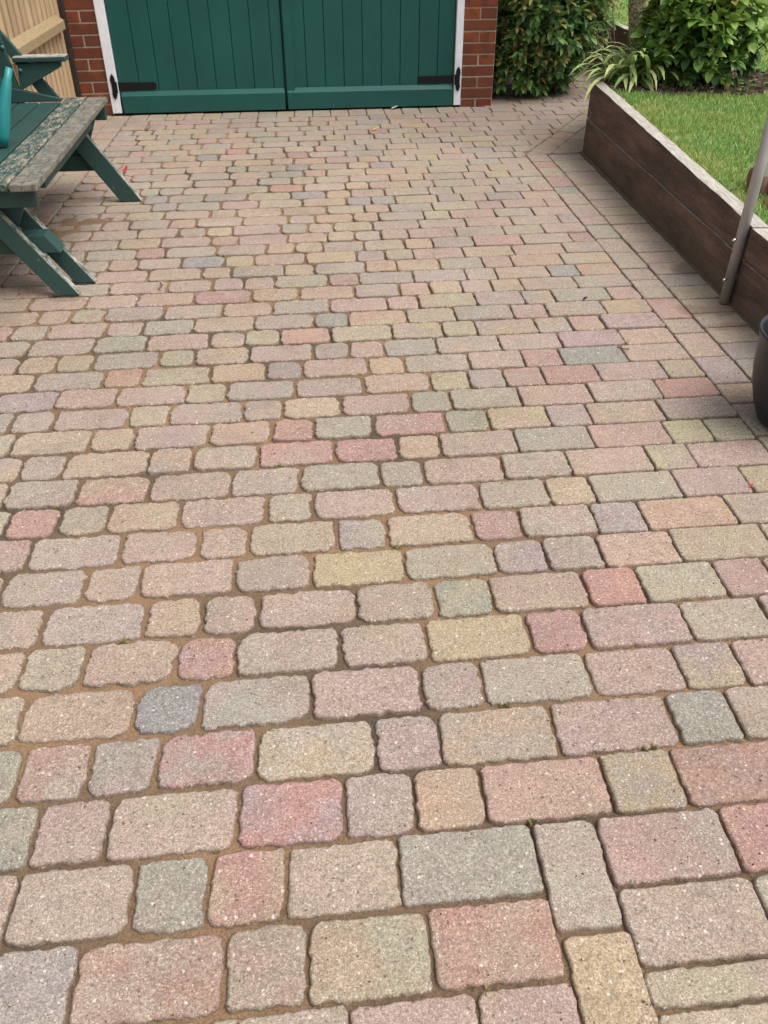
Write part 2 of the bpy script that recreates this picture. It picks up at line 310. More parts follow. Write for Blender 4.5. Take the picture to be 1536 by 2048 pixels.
# ------------------------------------------------------------------ paving
ROW_Y=[0.179,0.314,0.450,0.585,0.720,0.856,0.991,1.126,1.261,1.396,1.531,1.666,1.801,1.936,2.072,2.208,2.344,2.480,2.616,2.753,2.890,3.027,3.164,3.302,3.440,3.579,3.718,3.857,3.997,4.137,4.277,4.418,4.559,4.701,4.843,4.986,5.129,5.273,5.417,5.562,5.706,5.852,5.998,6.144,6.291,6.438,6.586,6.734,6.883]  # row edges, first is row -3
ROWS={
-1:("-600 -410 -212 0 193","t p l t p t"),
0:("-418 -188 -58 137","l rt gr yn r"),
1:("-543 -346 -222 -90 103","p t n ry pt nl"),
2:("-407 -177 17 146 275 511 651 881","pg tp rl n o pt yb r t"),
3:("-465 -335 -146 86 215 446 691 820","rt n rl t l to pt n p"),
4:("-625 -396 -261 -36 198 326 559 759 893","y t b tl pt tg t p ny p"),
5:("-523 -325 -195 33 227 459 591 827","t p r t t oy r lp t"),
6:("-640 -409 -278 -150 79 267 401 633 769 967","gp lp p gt t p by tr r tg r"),
7:("-568 -440 -212 -21 211 439 569 710 907 1155","gl t tp pb y y l n p p t"),
8:("-733 -501 -307 -179 48 179 406 536 736 871 1116","rp t pt p t l t r t gl oy t"),
9:("-821 -685 -556 -366 -137 -8 217 454 645 772 1018 1220","t r n tp p yt t pt t y tg lg yo"),
10:("-660 -462 -234 -42 189 313 547 744 986 1116","g ro pg t g n p gp t yn pt"),
11:("-848 -723 -482 -354 -162 65 255 386 618 852 1093 1226","t nt t yn tp pr r yt p g pr y t"),
12:("-902 -672 -542 -315 -122 7 195 424 560 753 887 1125","t t ot t p r lg rp n y gn pt g"),
13:("-941 -809 -579 -449 -217 -88 101 329 461 694 933 1167","g tn t tg lp n yp pl gn gt pl pt r"),
14:("-831 -637 -406 -274 -47 186 413 548 672 807 1001 1238","l tp t to l lp o y g r r p yn"),
15:("-933 -699 -569 -336 -144 -17 213 342 573 769 908 1142","y g r t o b pl y tg p r b t"),
16:("-885 -758 -527 -399 -207 24 155 283 476 713 942 1177","p yn g gy to pt n o l gt t pg p"),
17:("-1011 -780 -587 -357 -225 -95 95 328 522 651 885 1019 1148","t pt n p gy yn or t yt yt pl t op pl"),
18:("-1107 -974 -756 -617 -426 -193 35 170 400 593 822 962 1195","p t t tp gb t tg b to t gl pt to op"),
19:("-1040 -913 -784 -555 -323 -126 105 338 467 700 899 1027 1260","ot t ot g tg p g t p tp gp yn g t"),
20:("-1105 -876 -676 -446 -211 -17 214 405 534 668 797 926 1160","t t t to r ot p t oy y t yn p gl"),
21:("-1234 -1021 -808 -569 -379 -248 -117 114 245 480 712 845 1079 1212","t t t t t t p tn r lg l t t lb op"),
22:("-1227 -1055 -891 -665 -433 -305 -75 59 285 424 617 813 945 1178","t t t t ot t g y g ro yo gl ot tp ot"),
23:("-1196 -969 -855 -728 -536 -342 -210 21 256 387 516 751 984 1226","t t t p t b y pt op n gn p t tp pg"),
24:("-1161 -983 -753 -619 -386 -155 -22 106 299 494 627 824 1059 1297","t t t r t l o t g t y gt p t r"),
25:("-1260 -1072 -853 -657 -422 -292 -56 136 265 396 528 764 1000 1198","t t pt y p r p o yg t yn p t g p"),
26:("-1151 -1007 -780 -586 -453 -324 -89 42 173 367 601 837 1072 1317","t t t t n y tp n t yt gt tp pt gt gn"),
27:("-1203 -1094 -975 -840 -643 -512 -280 -48 86 280 411 646 781 1014 1215","t t t p p p t p p o o gl y p t t"),
28:("-1207 -1015 -875 -683 -451 -315 -83 151 351 483 711 949 1087 1320","t t p y t t ty gy t y g yt p pt o"),
29:("-1210 -1003 -765 -632 -402 -204 27 263 398 528 760 894 1029 1226","t t p l g p t o l l ty l p n t"),
30:("-1212 -1041 -827 -694 -501 -269 -32 162 297 485 731 866 1100 1305","t t t b g g yg b y p t l t t t"),
31:("-861 -757 -626 -389 -154 42 276 409 643 780 1014 1151 1282","t t t t t r t y o t t p t t"),
32:("-1004 -818 -582 -351 -215 -23 112 308 544 743 979 1109 1252","t t t t p g o t p o t t y t"),
33:("-949 -752 -617 -383 -147 49 185 416 655 790 1029 1156 1355","t n p tn t n o t o o t p ot o"),
34:("-1009 -852 -649 -410 -285 -49 86 319 453 587 823 1061 1261","t p t o g t b t o b t t g t"),
35:("-1045 -806 -571 -374 -140 -5 192 391 524 759 895 1132 1375","t t op y o p o p y t y t l t"),
36:("-1126 -941 -742 -609 -473 -240 -47 89 325 564 698 940 1069 1274 1405","t t l o b t p r t l y t o g g t"),
37:("-1167 -1040 -903 -671 -431 -297 -64 135 264 468 602 801 1039 1175 1311 1545","t n p t t r t t p l t t t p yo t g"),
38:("-1161 -971 -731 -599 -402 -204 31 169 407 644 777 979 1114 1352 1488 1625","t n t t g y t t lg t t g p y t p t"),
39:("-1161 -1028 -829 -633 -501 -263 -29 212 347 547 748 882 1078 1316 1564 1767","t p t n p t g t o t t y t g p t t"),
40:("-1160 -921 -684 -445 -310 -116 82 281 522 658 857 993 1233 1371 1609 1813 1953","t t t p y t t t t r t p t t t p t t"),
41:("-1161 -961 -822 -589 -390 -189 47 183 384 620 759 955 1152 1289 1491 1695 1907","t t t y l l t t l t p y t p t p n t"),
42:("-1158 -1023 -888 -690 -448 -251 -120 121 257 458 700 936 1075 1273 1413 1649 1787 2034","t p p t o l t t p y l p p p t t t p t"),
43:("-1168 -1024 -822 -580 -444 -247 -12 126 323 565 697 905 1143 1277 1480 1714 1866 1950 2152","t t t p t p t p p t l p t p p t p t l t"),
}
SKEW, XR0, XL0 = 0.0279, 1.298, -1.378
xr = lambda y: XR0 + SKEW*y
xl = lambda y: XL0 + SKEW*y
BW, BL = 0.135, 0.200                       # border stretcher width, soldier length
CORNER = Vector((1.815, 5.482))             # outer corner of the timber wall
DG0 = Vector((1.444, 5.477)); DGD = Vector((0.528, 0.849)).normalized(); DGN = Vector((DGD.y, -DGD.x))
def wear(x, y):
    """how tumbled and sandy this part of the drive is: most in the left middle"""
    ss = lambda t: max(0.0, min(1.0, t))**2*(3-2*max(0.0, min(1.0, t)))
    k = 0.18 + 0.82*ss((0.95-x)/0.9); k *= 0.35+0.65*ss((y-0.7)/0.7)
    return max(0.0, min(1.0, k + 0.30*noise.noise((x*1.5, y*1.5, 21))))
def sand_z(x, y):
    z = -0.0100 + 0.0044*noise.noise((x*2.1, y*2.1, 0)) + 0.0028*noise.noise((x*9, y*9, 3)) + 0.0016*noise.noise((x*30, y*30, 5))
    z -= 0.004*(1-wear(x, y))
    for cx, cy, rx, ry, h in ((-1.07, 4.43, .21, .085, .017), (-1.17, 4.27, .15, .13, .014), (1.62, 2.9, .2, .06, .006)):
        d = ((x-cx)/rx)**2 + ((y-cy)/ry)**2
        if d < 4: z += h*math.exp(-d*1.1)*(0.75+0.9*noise.noise((x*14, y*14, 9))+0.5*noise.noise((x*37, y*37, 2)))
    return z
def build_sand():
    st = 0.016; x0, x1, y0, y1 = -1.75, 2.85, -0.2, 9.4
    nx, ny = int((x1-x0)/st), int((y1-y0)/st)
    V = [(x0+i*st, y0+j*st, sand_z(x0+i*st, y0+j*st)) for j in range(ny+1) for i in range(nx+1)]
    I = np.arange((nx+1)*(ny+1)).reshape(ny+1, nx+1)
    Fq = np.stack([I[:-1, :-1], I[:-1, 1:], I[1:, 1:], I[1:, :-1]], -1).reshape(-1, 4).tolist()
    o = mesh_obj('paving', V, Fq, M['sand'], smooth=True); o['kind'] = 'structure'; return o
paving = build_sand()
gnd = MB().box(-40, 40, -20, 60, -0.4, -0.06).build('ground', M['soil']); gnd['kind'] = 'structure'

def clip(poly, p, n):
    """keep the side of line p with normal n where (q-p).n <= 0"""
    out = []
    for i in range(len(poly)):
        a, b = poly[i], poly[(i+1) % len(poly)]; da, db = (a-p).dot(n), (b-p).dot(n)
        if da <= 0: out.append(a)
        if da*db < 0: out.append(a + (b-a)*(da/(da-db)))
    return out
def area(poly): return 0.5*sum(poly[i].x*poly[(i+1) % len(poly)].y - poly[(i+1) % len(poly)].x*poly[i].y for i in range(len(poly)))
def inset(poly, gaps):
    out = poly
    for i in range(len(poly)):
        a, b = poly[i], poly[(i+1) % len(poly)]
        if (b-a).length < 1e-5: continue
        d = (b-a).normalized(); n = Vector((d.y, -d.x)); out = clip(out, a - n*gaps[i], n)
        if len(out) < 3: return []
    res = []
    for p in out:
        if not res or (p-res[-1]).length > 0.002: res.append(p)
    if len(res) > 2 and (res[0]-res[-1]).length < 0.002: res.pop()
    return res
PAVERS = []
def add_paver(poly, token, crisp=False):
    if abs(area(poly)) < 0.0009: return
    if area(poly) < 0: poly = poly[::-1]
    PAVERS.append((poly, token, crisp))
def rect(x0, x1, y0, y1, sk=SKEW):
    s = sk*(y1-y0)/2
    return [Vector((x0-s, y0)), Vector((x1-s, y0)), Vector((x1+s, y1)), Vector((x0+s, y1))]
SIZES = (0.131, 0.195, 0.232)
def rtok():
    return random.choice(['t']*7 + ['p']*4 + ['tp', 'pt', 'r', 'l', 'l', 'g', 'gt', 'n', 'y', 'y', 'o', 'ot', 'b', 'op', 'tl', 'yn'])
ry = lambda n: ROW_Y[n+3]
for n in sorted(ROWS):
    xs = [int(v)/1000 for v in ROWS[n][0].split()]; tk = ROWS[n][1].split()
    y0, y1 = ry(n), ry(n+1); ym = (y0+y1)/2
    left = xl(ym); end = 0.345 if n <= 1 else xr(ym)
    xs = [x for x in xs if x > left+0.05 or True]
    tk = list(tk)
    while xs and xs[0] < left+0.06: xs.pop(0); tk.pop(0)
    cells = list(zip(xs[:-1], xs[1:], tk[1:len(xs)]))
    x = xs[0]; first = tk[0]
    while x > left + 0.02:
        s = random.choice(SIZES); 
        if x - s < left + 0.07: s = x-left
        if s > 0.3: s = s/2
        cells.append((x-s, x, first)); first = rtok(); x -= s
    x = xs[-1]; last = tk[len(xs)] if len(xs) < len(tk) else rtok()
    if n >= 36: end = 2.74
    while x < end - 0.02:
        s = random.choice(SIZES)
        if n < 36:
            if end - x < 0.33: s = end-x
            if s > 0.27: s = s/2
        cells.append((x, min(x+s, end), last)); last = rtok(); x += s
    for a, b, t in cells:
        p = rect(a, b, y0, y1)
        if n >= 36 or (n == 35 and b > 1.4):
            p = clip(p, DG0, DGN)
            if len(p) < 3: continue
        add_paver(p, t, crisp=(n >= 36 and b > 1.5))
# right of the short near border column, and that column itself
for n in (-3, -2, -1, 0, 1):
    if n < -1:
        x = xl(ry(n))
        while x < 0.33: s = min(random.choice(SIZES), 0.345-x); add_paver(rect(x, x+s, ry(n), ry(n+1)), rtok()); x += s
    x = 0.461 + (ry(n)-0.7)*SKEW; k = {1: [0.23, 0.2], 0: [0.235, 0.23], -1: [0.232, 0.195]}.get(n, [0.2, 0.232]); ts = {1: ['pl', 'ro'], 0: ['t', 'g'], -1: ['tp', 'p']}.get(n, ['t', 'p'])
    i = 0
    while x < 1.3:
        s = k[i] if i < 2 else random.choice(SIZES); t = ts[i] if i < 2 else rtok()
        if n == -1: 
            ymid = ry(n) + 0.075; add_paver(rect(x, x+s, ymid, ry(n+1)), t); add_paver(rect(x, x+s, ry(n)-0.0, ymid), rtok())
        else: add_paver(rect(x, x+s, ry(n), ry(n+1)), t)
        x += s; i += 1
y = ry(2); i = 0
while y > 0.0:
    add_paver(rect(0.345, 0.461, y-0.203, y, 0.028), ['pt', 'yo', 'p', 't', 'l'][i % 5]); y -= 0.203; i += 1
# near part of the drive behind the frame's lower edge
# right border: stretcher column, then soldiers against the wall
wall_x = lambda y: 1.712 + 0.102*max(0.0, (y-3.1)/2.38)
MIT0, MITD = DG0, (CORNER - DG0).normalized(); MITN = Vector((MITD.y, -MITD.x))       # mitre line
y = 5.70; i = 0
CT = "l p r t r b t t p g t l g t p p t l p t y p t r t p t l t p".split()
CS = [.2, .2, .135, .2, .2, .135, .2, .2, .135, .2, .2, .2, .135, .2, .2, .135]
while y > 0.0:
    L = CS[i % len(CS)]; p = rect(xr(y-L/2), xr(y-L/2)+BW, y-L, y); p = clip(p, MIT0, -MITN)
    if len(p) > 2: add_paver(p, CT[i % len(CT)], True)
    y -= L; i += 1
y = 5.74; i = 0
ST = "t o t t t t p t t t t t p p t t t g t p t t l t t".split()
while y > 0.0:
    x0 = xr(y)+BW; p = rect(x0, max(wall_x(y)+0.03, x0+BL), y-0.137, y); p = clip(p, MIT0, -MITN)
    if len(p) > 2: add_paver(p, ST[i % len(ST)], True)
    y -= 0.137; i += 1
# the border turns with the wall
for k, (off, wd, step) in enumerate(((0.0, BW, 0.2), (BW, BL, 0.137))):
    s = -0.3; i = 0
    while s < 1.75:
        o = DG0 + DGN*off + DGD*s
        p = [o, o+DGN*wd, o+DGN*wd+DGD*step, o+DGD*step]; p = clip(p[::-1], MIT0, MITN)
        if len(p) > 2: add_paver(p, ['t', 'p', 't', 'o', 'tp', 't'][i % 6], True)
        s += step; i += 1
# left border beneath the bench, and soldiers by the fence
y = 6.93; i = 0
while y > 0.0:
    L = [.2, .2, .135][i % 3]; x1 = xl(y-L/2); add_paver(rect(x1-BW, x1, y-L, y), ['t', 'tp', 't', 'p', 'ot'][i % 5], True); y -= L; i += 1
y = 6.93; i = 0
while y > 0.0:
    x1 = xl(y)-BW; add_paver(rect(x1-BL, x1, y-0.137, y), ['t', 't', 'p', 't', 'o', 'g'][i % 6], True); y -= 0.137; i += 1
# soldier course in front of the doors
x = xl(6.83); i = 0; y0 = ry(44)
HT = "t t o t ot t t n y t t t t t t t g t t l l p".split()
while x < 1.55:
    add_paver(rect(x, x+0.1345, y0, 6.945), HT[i % len(HT)], True); x += 0.1345; i += 1
# path round the garage corner
n = 44; y = y0
while y < 9.3:
    h = 0.142; x = 1.55 - (n % 2)*0.07
    if y > 6.9: x = 1.60 - random.random()*0.05
    while x < 2.80:
        s = random.choice(SIZES); p = clip(rect(x, x+s, y, y+h), DG0, DGN)
        if len(p) > 2: add_paver(p, random.choice(['t', 't', 'p', 'l', 'tp']), True)
        x += s
    y += h; n += 1

def paver_geo(poly, crisp, seed, fine):
    cx = sum(p.x for p in poly)/len(poly); cy = sum(p.y for p in poly)/len(poly)
    w = 0.0 if crisp else wear(cx, cy)
    g = (0.0012 + 0.0026*w) if not crisp else 0.0016
    rnd = random.Random(seed)
    gy = g + 0.0012 + 0.0004*min(cy, 6.5)      # bed joints are a little wider than cross joints
    def eg(i):
        d = poly[(i+1) % len(poly)]-poly[i]; return (gy if abs(d.x) > abs(d.y) else g)*rnd.uniform(0.7, 1.4)
    q = inset(poly, [eg(i) for i in range(len(poly))])
    if len(q) < 3: return None
    # rounded corners, then points along the edges
    pts = []; m = len(q)
    rc = [min((0.007+0.022*w*rnd.random()**0.7 + 0.008*rnd.random()) if not crisp else 0.004+0.006*rnd.random(), 0.4*min((q[i]-q[i-1]).length, (q[(i+1) % m]-q[i]).length)) for i in range(m)]
    st = 0.0075 if fine else 0.025
    for i in range(m):
        a, b, c = q[i-1], q[i], q[(i+1) % m]
        p0 = b + (a-b).normalized()*rc[i]; p2 = b + (c-b).normalized()*rc[i]
        k = 4 if fine else 2
        for j in range(k+1):
            t = j/k; pts.append((1-t)**2*p0 + 2*t*(1-t)*b.lerp(p0.lerp(p2, .5), .25) + t*t*p2)
        e = c + (b-c).normalized()*rc[(i+1) % m]; L = (e-p2).length; kk = int(L/st)
        for j in range(1, kk): pts.append(p2.lerp(e, j/kk))
    amp = (0.0017 + 0.0024*w) if not crisp else 0.0010
    N = len(pts); nrm = []
    for i in range(N):
        d = (pts[(i+1) % N]-pts[i-1]); d = d.normalized() if d.length > 1e-6 else Vector((1, 0)); nrm.append(Vector((d.y, -d.x)))
    out = []
    for i in range(N):
        p = pts[i]; k = amp*1.5*noise.noise((p.x*34, p.y*34, seed*1.7)) + amp*0.9*noise.noise((p.x*110, p.y*110, seed*2.3)) + amp*1.2*noise.noise((p.x*230, p.y*230, seed)) - amp*0.25
        out.append(p + nrm[i]*k)
    dz = rnd.uniform(-0.0022, 0.0022); tx, ty = rnd.uniform(-.009, .009), rnd.uniform(-.009, .009)
    def P(p, z): return (p.x, p.y, z + dz + tx*(p.x-cx) + ty*(p.y-cy))
    e1, e2 = (0.0018, 0.0042) if not crisp else (0.002, 0.005)
    e2 += 0.002*w
    rings = [[P(p, -0.04) for p in out],
             [P(p, -0.0048-0.001*w+0.0015*noise.noise((p.x*80, p.y*80, 1))) for p in out],
             [P(p-nrm[i]*e1*(1+.4*noise.noise((p.x*60, p.y*60, 4))), -0.0025) for i, p in enumerate(out)],
             [P(p-nrm[i]*e2*(1+.4*noise.noise((p.x*60, p.y*60, 7))), 0.0) for i, p in enumerate(out)]]
    V = [v for r in rings for v in r]; Fc = []
    for r in range(3):
        for i in range(N): Fc.append((r*N+i, r*N+(i+1) % N, (r+1)*N+(i+1) % N, (r+1)*N+i))
    Fc.append(tuple(3*N+i for i in range(N)))
    # the sides are mixed to brown, the worn arris patchily so, to darken the joints
    soil = [0.7]*N + [0.46*max(0.2, min(1.3, 1+.9*noise.noise((p.x*45, p.y*45, 31)))) for p in out] + [0.13*max(0, min(1.6, 1+1.3*noise.noise((p.x*45, p.y*45, 33)))) for p in out] + [0.0]*N  # soil: per-vertex weight of the brown mix that darkens the joints
    return V, Fc, (cx, cy), soil
def tone(token, rnd):
    j = lambda c: tuple(min(.9, x*PK*rnd.uniform(0.93, 1.07)) for x in lin(*c)[:3]) + (1,)
    a = PAVE[token[0]]; b = PAVE[token[1]] if len(token) > 1 else PAVE[rnd.choice([token[0]]*3 + ['t', 'p', 'g', 'l'])]
    k = .45 if len(token) == 1 else .75
    b = tuple(x*(1-k)+y*k for x, y in zip(a, b))
    return j(a), j(b)
def view_area(poly):
    """rough size in the photograph; 0 outside the frame"""
    px = []
    for p in poly:
        d = Vector((p.x, p.y, 0))-CAM; z = d.dot(fwd)
        if z < 0.1: return 0
        px.append(Vector((768+F_PX*d.dot(r2)/z, 1024-F_PX*d.dot(u2)/z)))
    c = sum(px, Vector((0, 0)))/len(px)
    if not (-90 < c.x < 1626 and -40 < c.y < 2130): return 0
    return abs(area(px))
order = sorted(range(len(PAVERS)), key=lambda i: -view_area(PAVERS[i][0]))
single = set(order[:300]); rest = ([], [], [], [])
SIDEC = lin(118, 98, 78, .75)
for i in order:
    poly, token, crisp = PAVERS[i]; rnd = random.Random(1000+i)
    gm = paver_geo(poly, crisp, i % 97 + 0.5, view_area(poly) > 2500)
    if gm is None: continue
    V, Fc, (cx, cy), so = gm; a, b = tone(token, rnd)
    ca = [tuple(x*(1-k)+y*k for x, y in zip(a, SIDEC)) for k in so]; cb = [tuple(x*(1-k)+y*k for x, y in zip(b, SIDEC)) for k in so]
    if i in single:
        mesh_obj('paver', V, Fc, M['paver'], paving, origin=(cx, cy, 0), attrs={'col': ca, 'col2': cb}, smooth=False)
    else:
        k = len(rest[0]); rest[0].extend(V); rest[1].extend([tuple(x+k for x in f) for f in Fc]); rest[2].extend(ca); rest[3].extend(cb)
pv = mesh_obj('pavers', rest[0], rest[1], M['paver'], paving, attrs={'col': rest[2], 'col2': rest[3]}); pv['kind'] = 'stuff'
for o in list(paving.children):      # rounded arrises, flat tops
    sm = [len(p.vertices) == 4 for p in o.data.polygons]; o.data.polygons.foreach_set('use_smooth', sm)

# ------------------------------------------------------------------ garage
WY = 6.95
gar = empty('garage', (0, WY, 0), 'red brick garage with green double doors in a white timber frame', 'garage')
MB().box(-1.53, -1.315, WY+.004, WY+.20, -.05, 2.55).box(1.292, 1.535, WY+.004, WY+.20, -.05, 2.55).box(-1.315, 1.292, WY+.004, WY+.2, 2.18, 2.55)\
    .box(1.335, 1.525, WY+.2, 12, -.05, 2.55).box(-1.52, -1.33, WY+.2, 12, -.05, 2.55).box(-1.33, 1.335, 11.8, 12, -.05, 2.55).build('mortar_wall', M['mortar'], gar)
MB().box(-1.65, 1.66, WY-.12, 12.1, 2.552, 2.72).build('roof', M['slab'], gar, bevel=.01)
brick_cache = {}
def brick(x0, x1, z0, z1, y0=WY, y1=WY+.1):
    key = (round(x1-x0, 3), round(z1-z0, 3))
    if key not in brick_cache:
        o = MB().box(x0, x1, y0, y1, z0, z1).build('brick', M['brick'], gar, bevel=0.004, origin=((x0+x1)/2, y0, z0)); brick_cache[key] = o
    else:
        o = brick_cache[key].copy(); col.objects.link(o); o.parent = gar
    dx = random.uniform(-.002, .002)
    o.location = ((x0+x1)/2+dx, y0-WY+random.uniform(-.0025, .0015), z0); return o
upper = MB()
for x0, x1, zs, full0 in ((-1.528, -1.318, 0.068, 1), (1.294, 1.533, 0.049, 1)):
    k = 0; z = zs
    while z < 2.5:
        full = (k % 2 == 0)
        segs = [(x0, x1)] if full else [(x0, x0+(x1-x0)*0.475), (x0+(x1-x0)*0.52, x1)]
        for a, b in segs:
            if z < 0.9: brick(a, b, z+.010, z+.075)
            else: upper.box(a, b, WY, WY+.1, z+.010, z+.075)
        z += 0.075; k += 1
    h = (x1-x0)
    if x0 > 0: brick(x0+.004, x0+h*.45, -.03, zs, WY+.002, WY+.1); brick(x0+h*.5, x1-.002, -.03, zs, WY+.002, WY+.1)
    else: brick(x0, x0+h*.47, -.03, zs, WY+.001, WY+.1); brick(x0+h*.52, x1, -.03, zs, WY+.001, WY+.1)
z = 2.19
while z < 2.5:
    x = -1.3+(int(z*40) % 2)*.11
    while x < 1.1: upper.box(x, x+.215, WY, WY+.1, z, z+.065); x += .225
    z += .075
z = 0.05
while z < 2.5:
    yy = WY+.105+(int(z*40) % 2)*.11
    while yy < 11.6:
        upper.box(1.43, 1.533, yy, yy+.215, z+.01, z+.075); upper.box(-1.528, -1.43, yy, yy+.215, z+.01, z+.075); yy += .225
    z += .075
ub = upper.build('bricks', M['brick'], gar); ub['kind'] = 'stuff'
# white frame
for x0, x1 in ((-1.312, -1.244), (1.236, 1.289)):
    MB().box(x0, x1, WY-.012, WY+.09, 0.012, 2.14).build('frame_post', M['white'], gar, bevel=.004)
MB().box(-1.312, 1.289, WY-.012, WY+.09, 2.141, 2.2).build('frame_head', M['white'], gar, bevel=.004)
MB().box(-1.24, 1.23, WY+.052, WY+.075, 0.004, .05).build('threshold', M['black_iron'], gar)
DY = WY+.012
def door(x0, x1, joints, hx, sgn):
    d = bpy.data.objects.new('door', None); d.location = ((x0+x1)/2, DY-WY, 0); link(d, gar)
    xs = [x0]+joints+[x1]
    for a, b in zip(xs[:-1], xs[1:]):
        MB().box(a+.0012, b-.0012, DY, DY+.03, 0.05, 2.12).build('plank', M['door'], d, bevel=.0035, seg=1)
    MB().box(x0, x1, DY+.022, DY+.04, 0.03, 2.12).build('backing', M['door'], d)
    r0, r1 = (x0+.012, x1-.004)
    prof = [(DY-.036, .014), (DY-.036, .128), (DY-.002, .156), (DY-.002, .014)]
    MB().prism([(r0, y, z) for y, z in prof], (r1-r0, 0, 0)).build('bottom_rail', M['door'], d, bevel=.002)
    for zc in (0.19, 1.9):
        h = bpy.data.objects.new('hinge', None); h.location = (hx-(x0+x1)/2, -.01, zc); link(h, d)
        s = sgn
        b = MB().prism([(hx+s*.012, DY-.008, zc-.026), (hx+s*.275, DY-.008, zc-.023), (hx+s*.292, DY-.008, zc-.013), (hx+s*.292, DY-.008, zc+.013), (hx+s*.275, DY-.008, zc+.023), (hx+s*.012, DY-.008, zc+.026)], (0, .007, 0))
        b.tube([(hx+s*.004, DY-.03, zc-.035), (hx+s*.004, DY-.03, zc+.035)], .012, 10)
        plate = [(-.022, -.055), (-.012, -.085), (0, -.095), (.012, -.085), (.022, -.055), (.016, -.03), (.016, .03), (.022, .055), (.014, .085), (0, .103), (-.014, .085), (-.022, .055), (-.016, .03), (-.016, -.03)]
        b.prism([(hx-s*.012+u*.8, WY-.02, zc+v*.85) for u, v in plate], (0, .007, 0))
        for u in (.07, .15, .265): b.tube([(hx+s*u, DY-.012, zc), (hx+s*u, DY-.007, zc)], .006, 8)
        for v in (-.07, .075): b.tube([(hx-s*.012, WY-.025, zc+v), (hx-s*.012, WY-.019, zc+v)], .007, 8)
        o = mesh_obj('hinge', b.v, b.f, M['black_iron'], d)
        bm = bmesh.new(); bm.from_mesh(o.data); bmesh.ops.recalc_face_normals(bm, faces=bm.faces); bm.to_mesh(o.data); bm.free()
        bpy.data.objects.remove(h)
    return d
dl = door(-1.240, -0.034, [-1.092, -.954, -.815, -.674, -.536, -.395, -.257, -.115], -1.262, 1)
dr = door(-0.030, 1.230, [.131, .270, .409, .548, .687, .827, .966, 1.107], 1.252, -1)
MB().box(-.020, .040, DY-.022, DY-.0005, .062, 2.12).build('cover_strip', M['door'], dr, bevel=.004)

# ------------------------------------------------------------------ fence on the left
fen = empty('fence', (-1.56, 6.0, 0), 'new pale softwood closeboard fence running along the left side to the garage', 'fence')
y = 6.80; i = 0
while y > 2.0:
    w = random.uniform(.072, .082); t = random.uniform(.016, .020); x = -1.572 if i % 2 == 0 else -1.630
    w2 = w if i % 2 == 0 else .050
    b0 = MB().box(x, x+t, y-w2-.012*(i % 2), y+.012*(i % 2), .03, random.uniform(1.775, 1.79)).build('board', M['fence'], fen, origin=(-1.58, y, .03), bevel=.0015, seg=1)
    b0.rotation_euler.x = random.uniform(-.002, .002); y -= w2 if i % 2 else w; i += 1
    if i % 2: y -= 0.0
for z in (.58, 1.30):
    MB().prism([(-1.553, 6.80, z), (-1.500, 6.80, z), (-1.500, 6.80, z+.052), (-1.553, 6.80, z+.088)], (0, -4.8, 0)).build('rail', M['fence_rail'], fen, bevel=.004)
MB().box(-1.60, -1.540, 6.803, 6.872, -.02, 1.82).build('post', M['fence'], fen, bevel=.004)
MB().box(-1.575, -1.512, 6.876, 6.944, -.02, 1.86).build('post', M['old_post'], fen, bevel=.004)

# ------------------------------------------------------------------ bench
SZ = 0.47
ben = empty('garden_bench', (-1.2, 4.2, 0), 'weathered green wooden garden bench with splayed legs and peeling seat slats', 'bench')
slx = [(-.962, 3.355, 5.00, 'slat_worn'), (-1.070, 3.365, 5.01, 'slat_mid'), (-1.178, 3.37, 4.885, 'slat_ok'), (-1.286, 3.37, 4.885, 'slat_ok'), (-1.394, 3.37, 4.885, 'slat_ok')]
for x1, ya, yb, mt in slx:
    MB().box(x1-.099, x1, ya, yb, SZ-.026, SZ).build('seat_slat', M[mt], ben, bevel=.004)
MB().box(-1.47, -.985, 3.405, 3.435, SZ-.098, SZ-.0265).build('apron', M['bench'], ben, bevel=.006)
MB().box(-1.47, -.975, 4.95, 4.98, SZ-.105, SZ-.0265).build('apron', M['bench'], ben, bevel=.006)
MB().box(-1.03, -1.0, 3.62, 4.70, SZ-.085, SZ-.0265).build('apron', M['bench'], ben, bevel=.003)
def slant(name, y0, t, foot0, foot1, slope, z1, mat):
    # board in the plane y = const, feet cut level
    pts = [(foot0, y0, .004), (foot1, y0, .004), (foot1+slope*z1, y0, z1), (foot0+slope*z1, y0, z1)]
    return MB().prism(pts, (0, t, 0)).build(name, M[mat], ben, bevel=.003)
slant('leg', 3.437, .040, -1.003, -.915, -.685, SZ-.028, 'bench_leg')
slant('leg', 3.575, .040, -.958, -.876, -.685, SZ-.028, 'bench_leg')
slant('leg', 4.735, .040, -.938, -.828, -.655, SZ-.028, 'bench_leg')
slant('leg', 3.437, .040, -1.52, -1.43, .12, SZ-.028, 'bench_leg')
slant('leg', 4.735, .040, -1.52, -1.43, .12, SZ-.028, 'bench_leg')
MB().prism([(-1.150, 3.50, SZ-.028), (-1.02, 3.50, SZ-.028), (-1.125, 3.50, .245), (-1.215, 3.50, .285)], (0, .036, 0)).build('brace', M['bench'], ben, bevel=.003)
MB().prism([(-1.10, 4.79, SZ-.028), (-.985, 4.79, SZ-.028), (-1.10, 4.79, .19), (-1.20, 4.79, .19)], (0, .036, 0)).build('brace', M['bench'], ben, bevel=.003)
MB().prism([(-1.50, 3.482, .240), (-1.012, 3.482, .240), (-.962, 3.482, .168), (-1.50, 3.482, .168)], (0, .086, 0)).build('stretcher', M['bench'], ben, bevel=.004)
MB().prism([(-1.50, 4.777, .232), (-1.04, 4.777, .232), (-.99, 4.777, .155), (-1.50, 4.777, .155)], (0, .011, 0)).build('stretcher', M['bench'], ben, bevel=.003)
MB().box(-1.30, -1.26, 3.57, 4.77, .175, .225).build('stretcher', M['bench'], ben, bevel=.004)
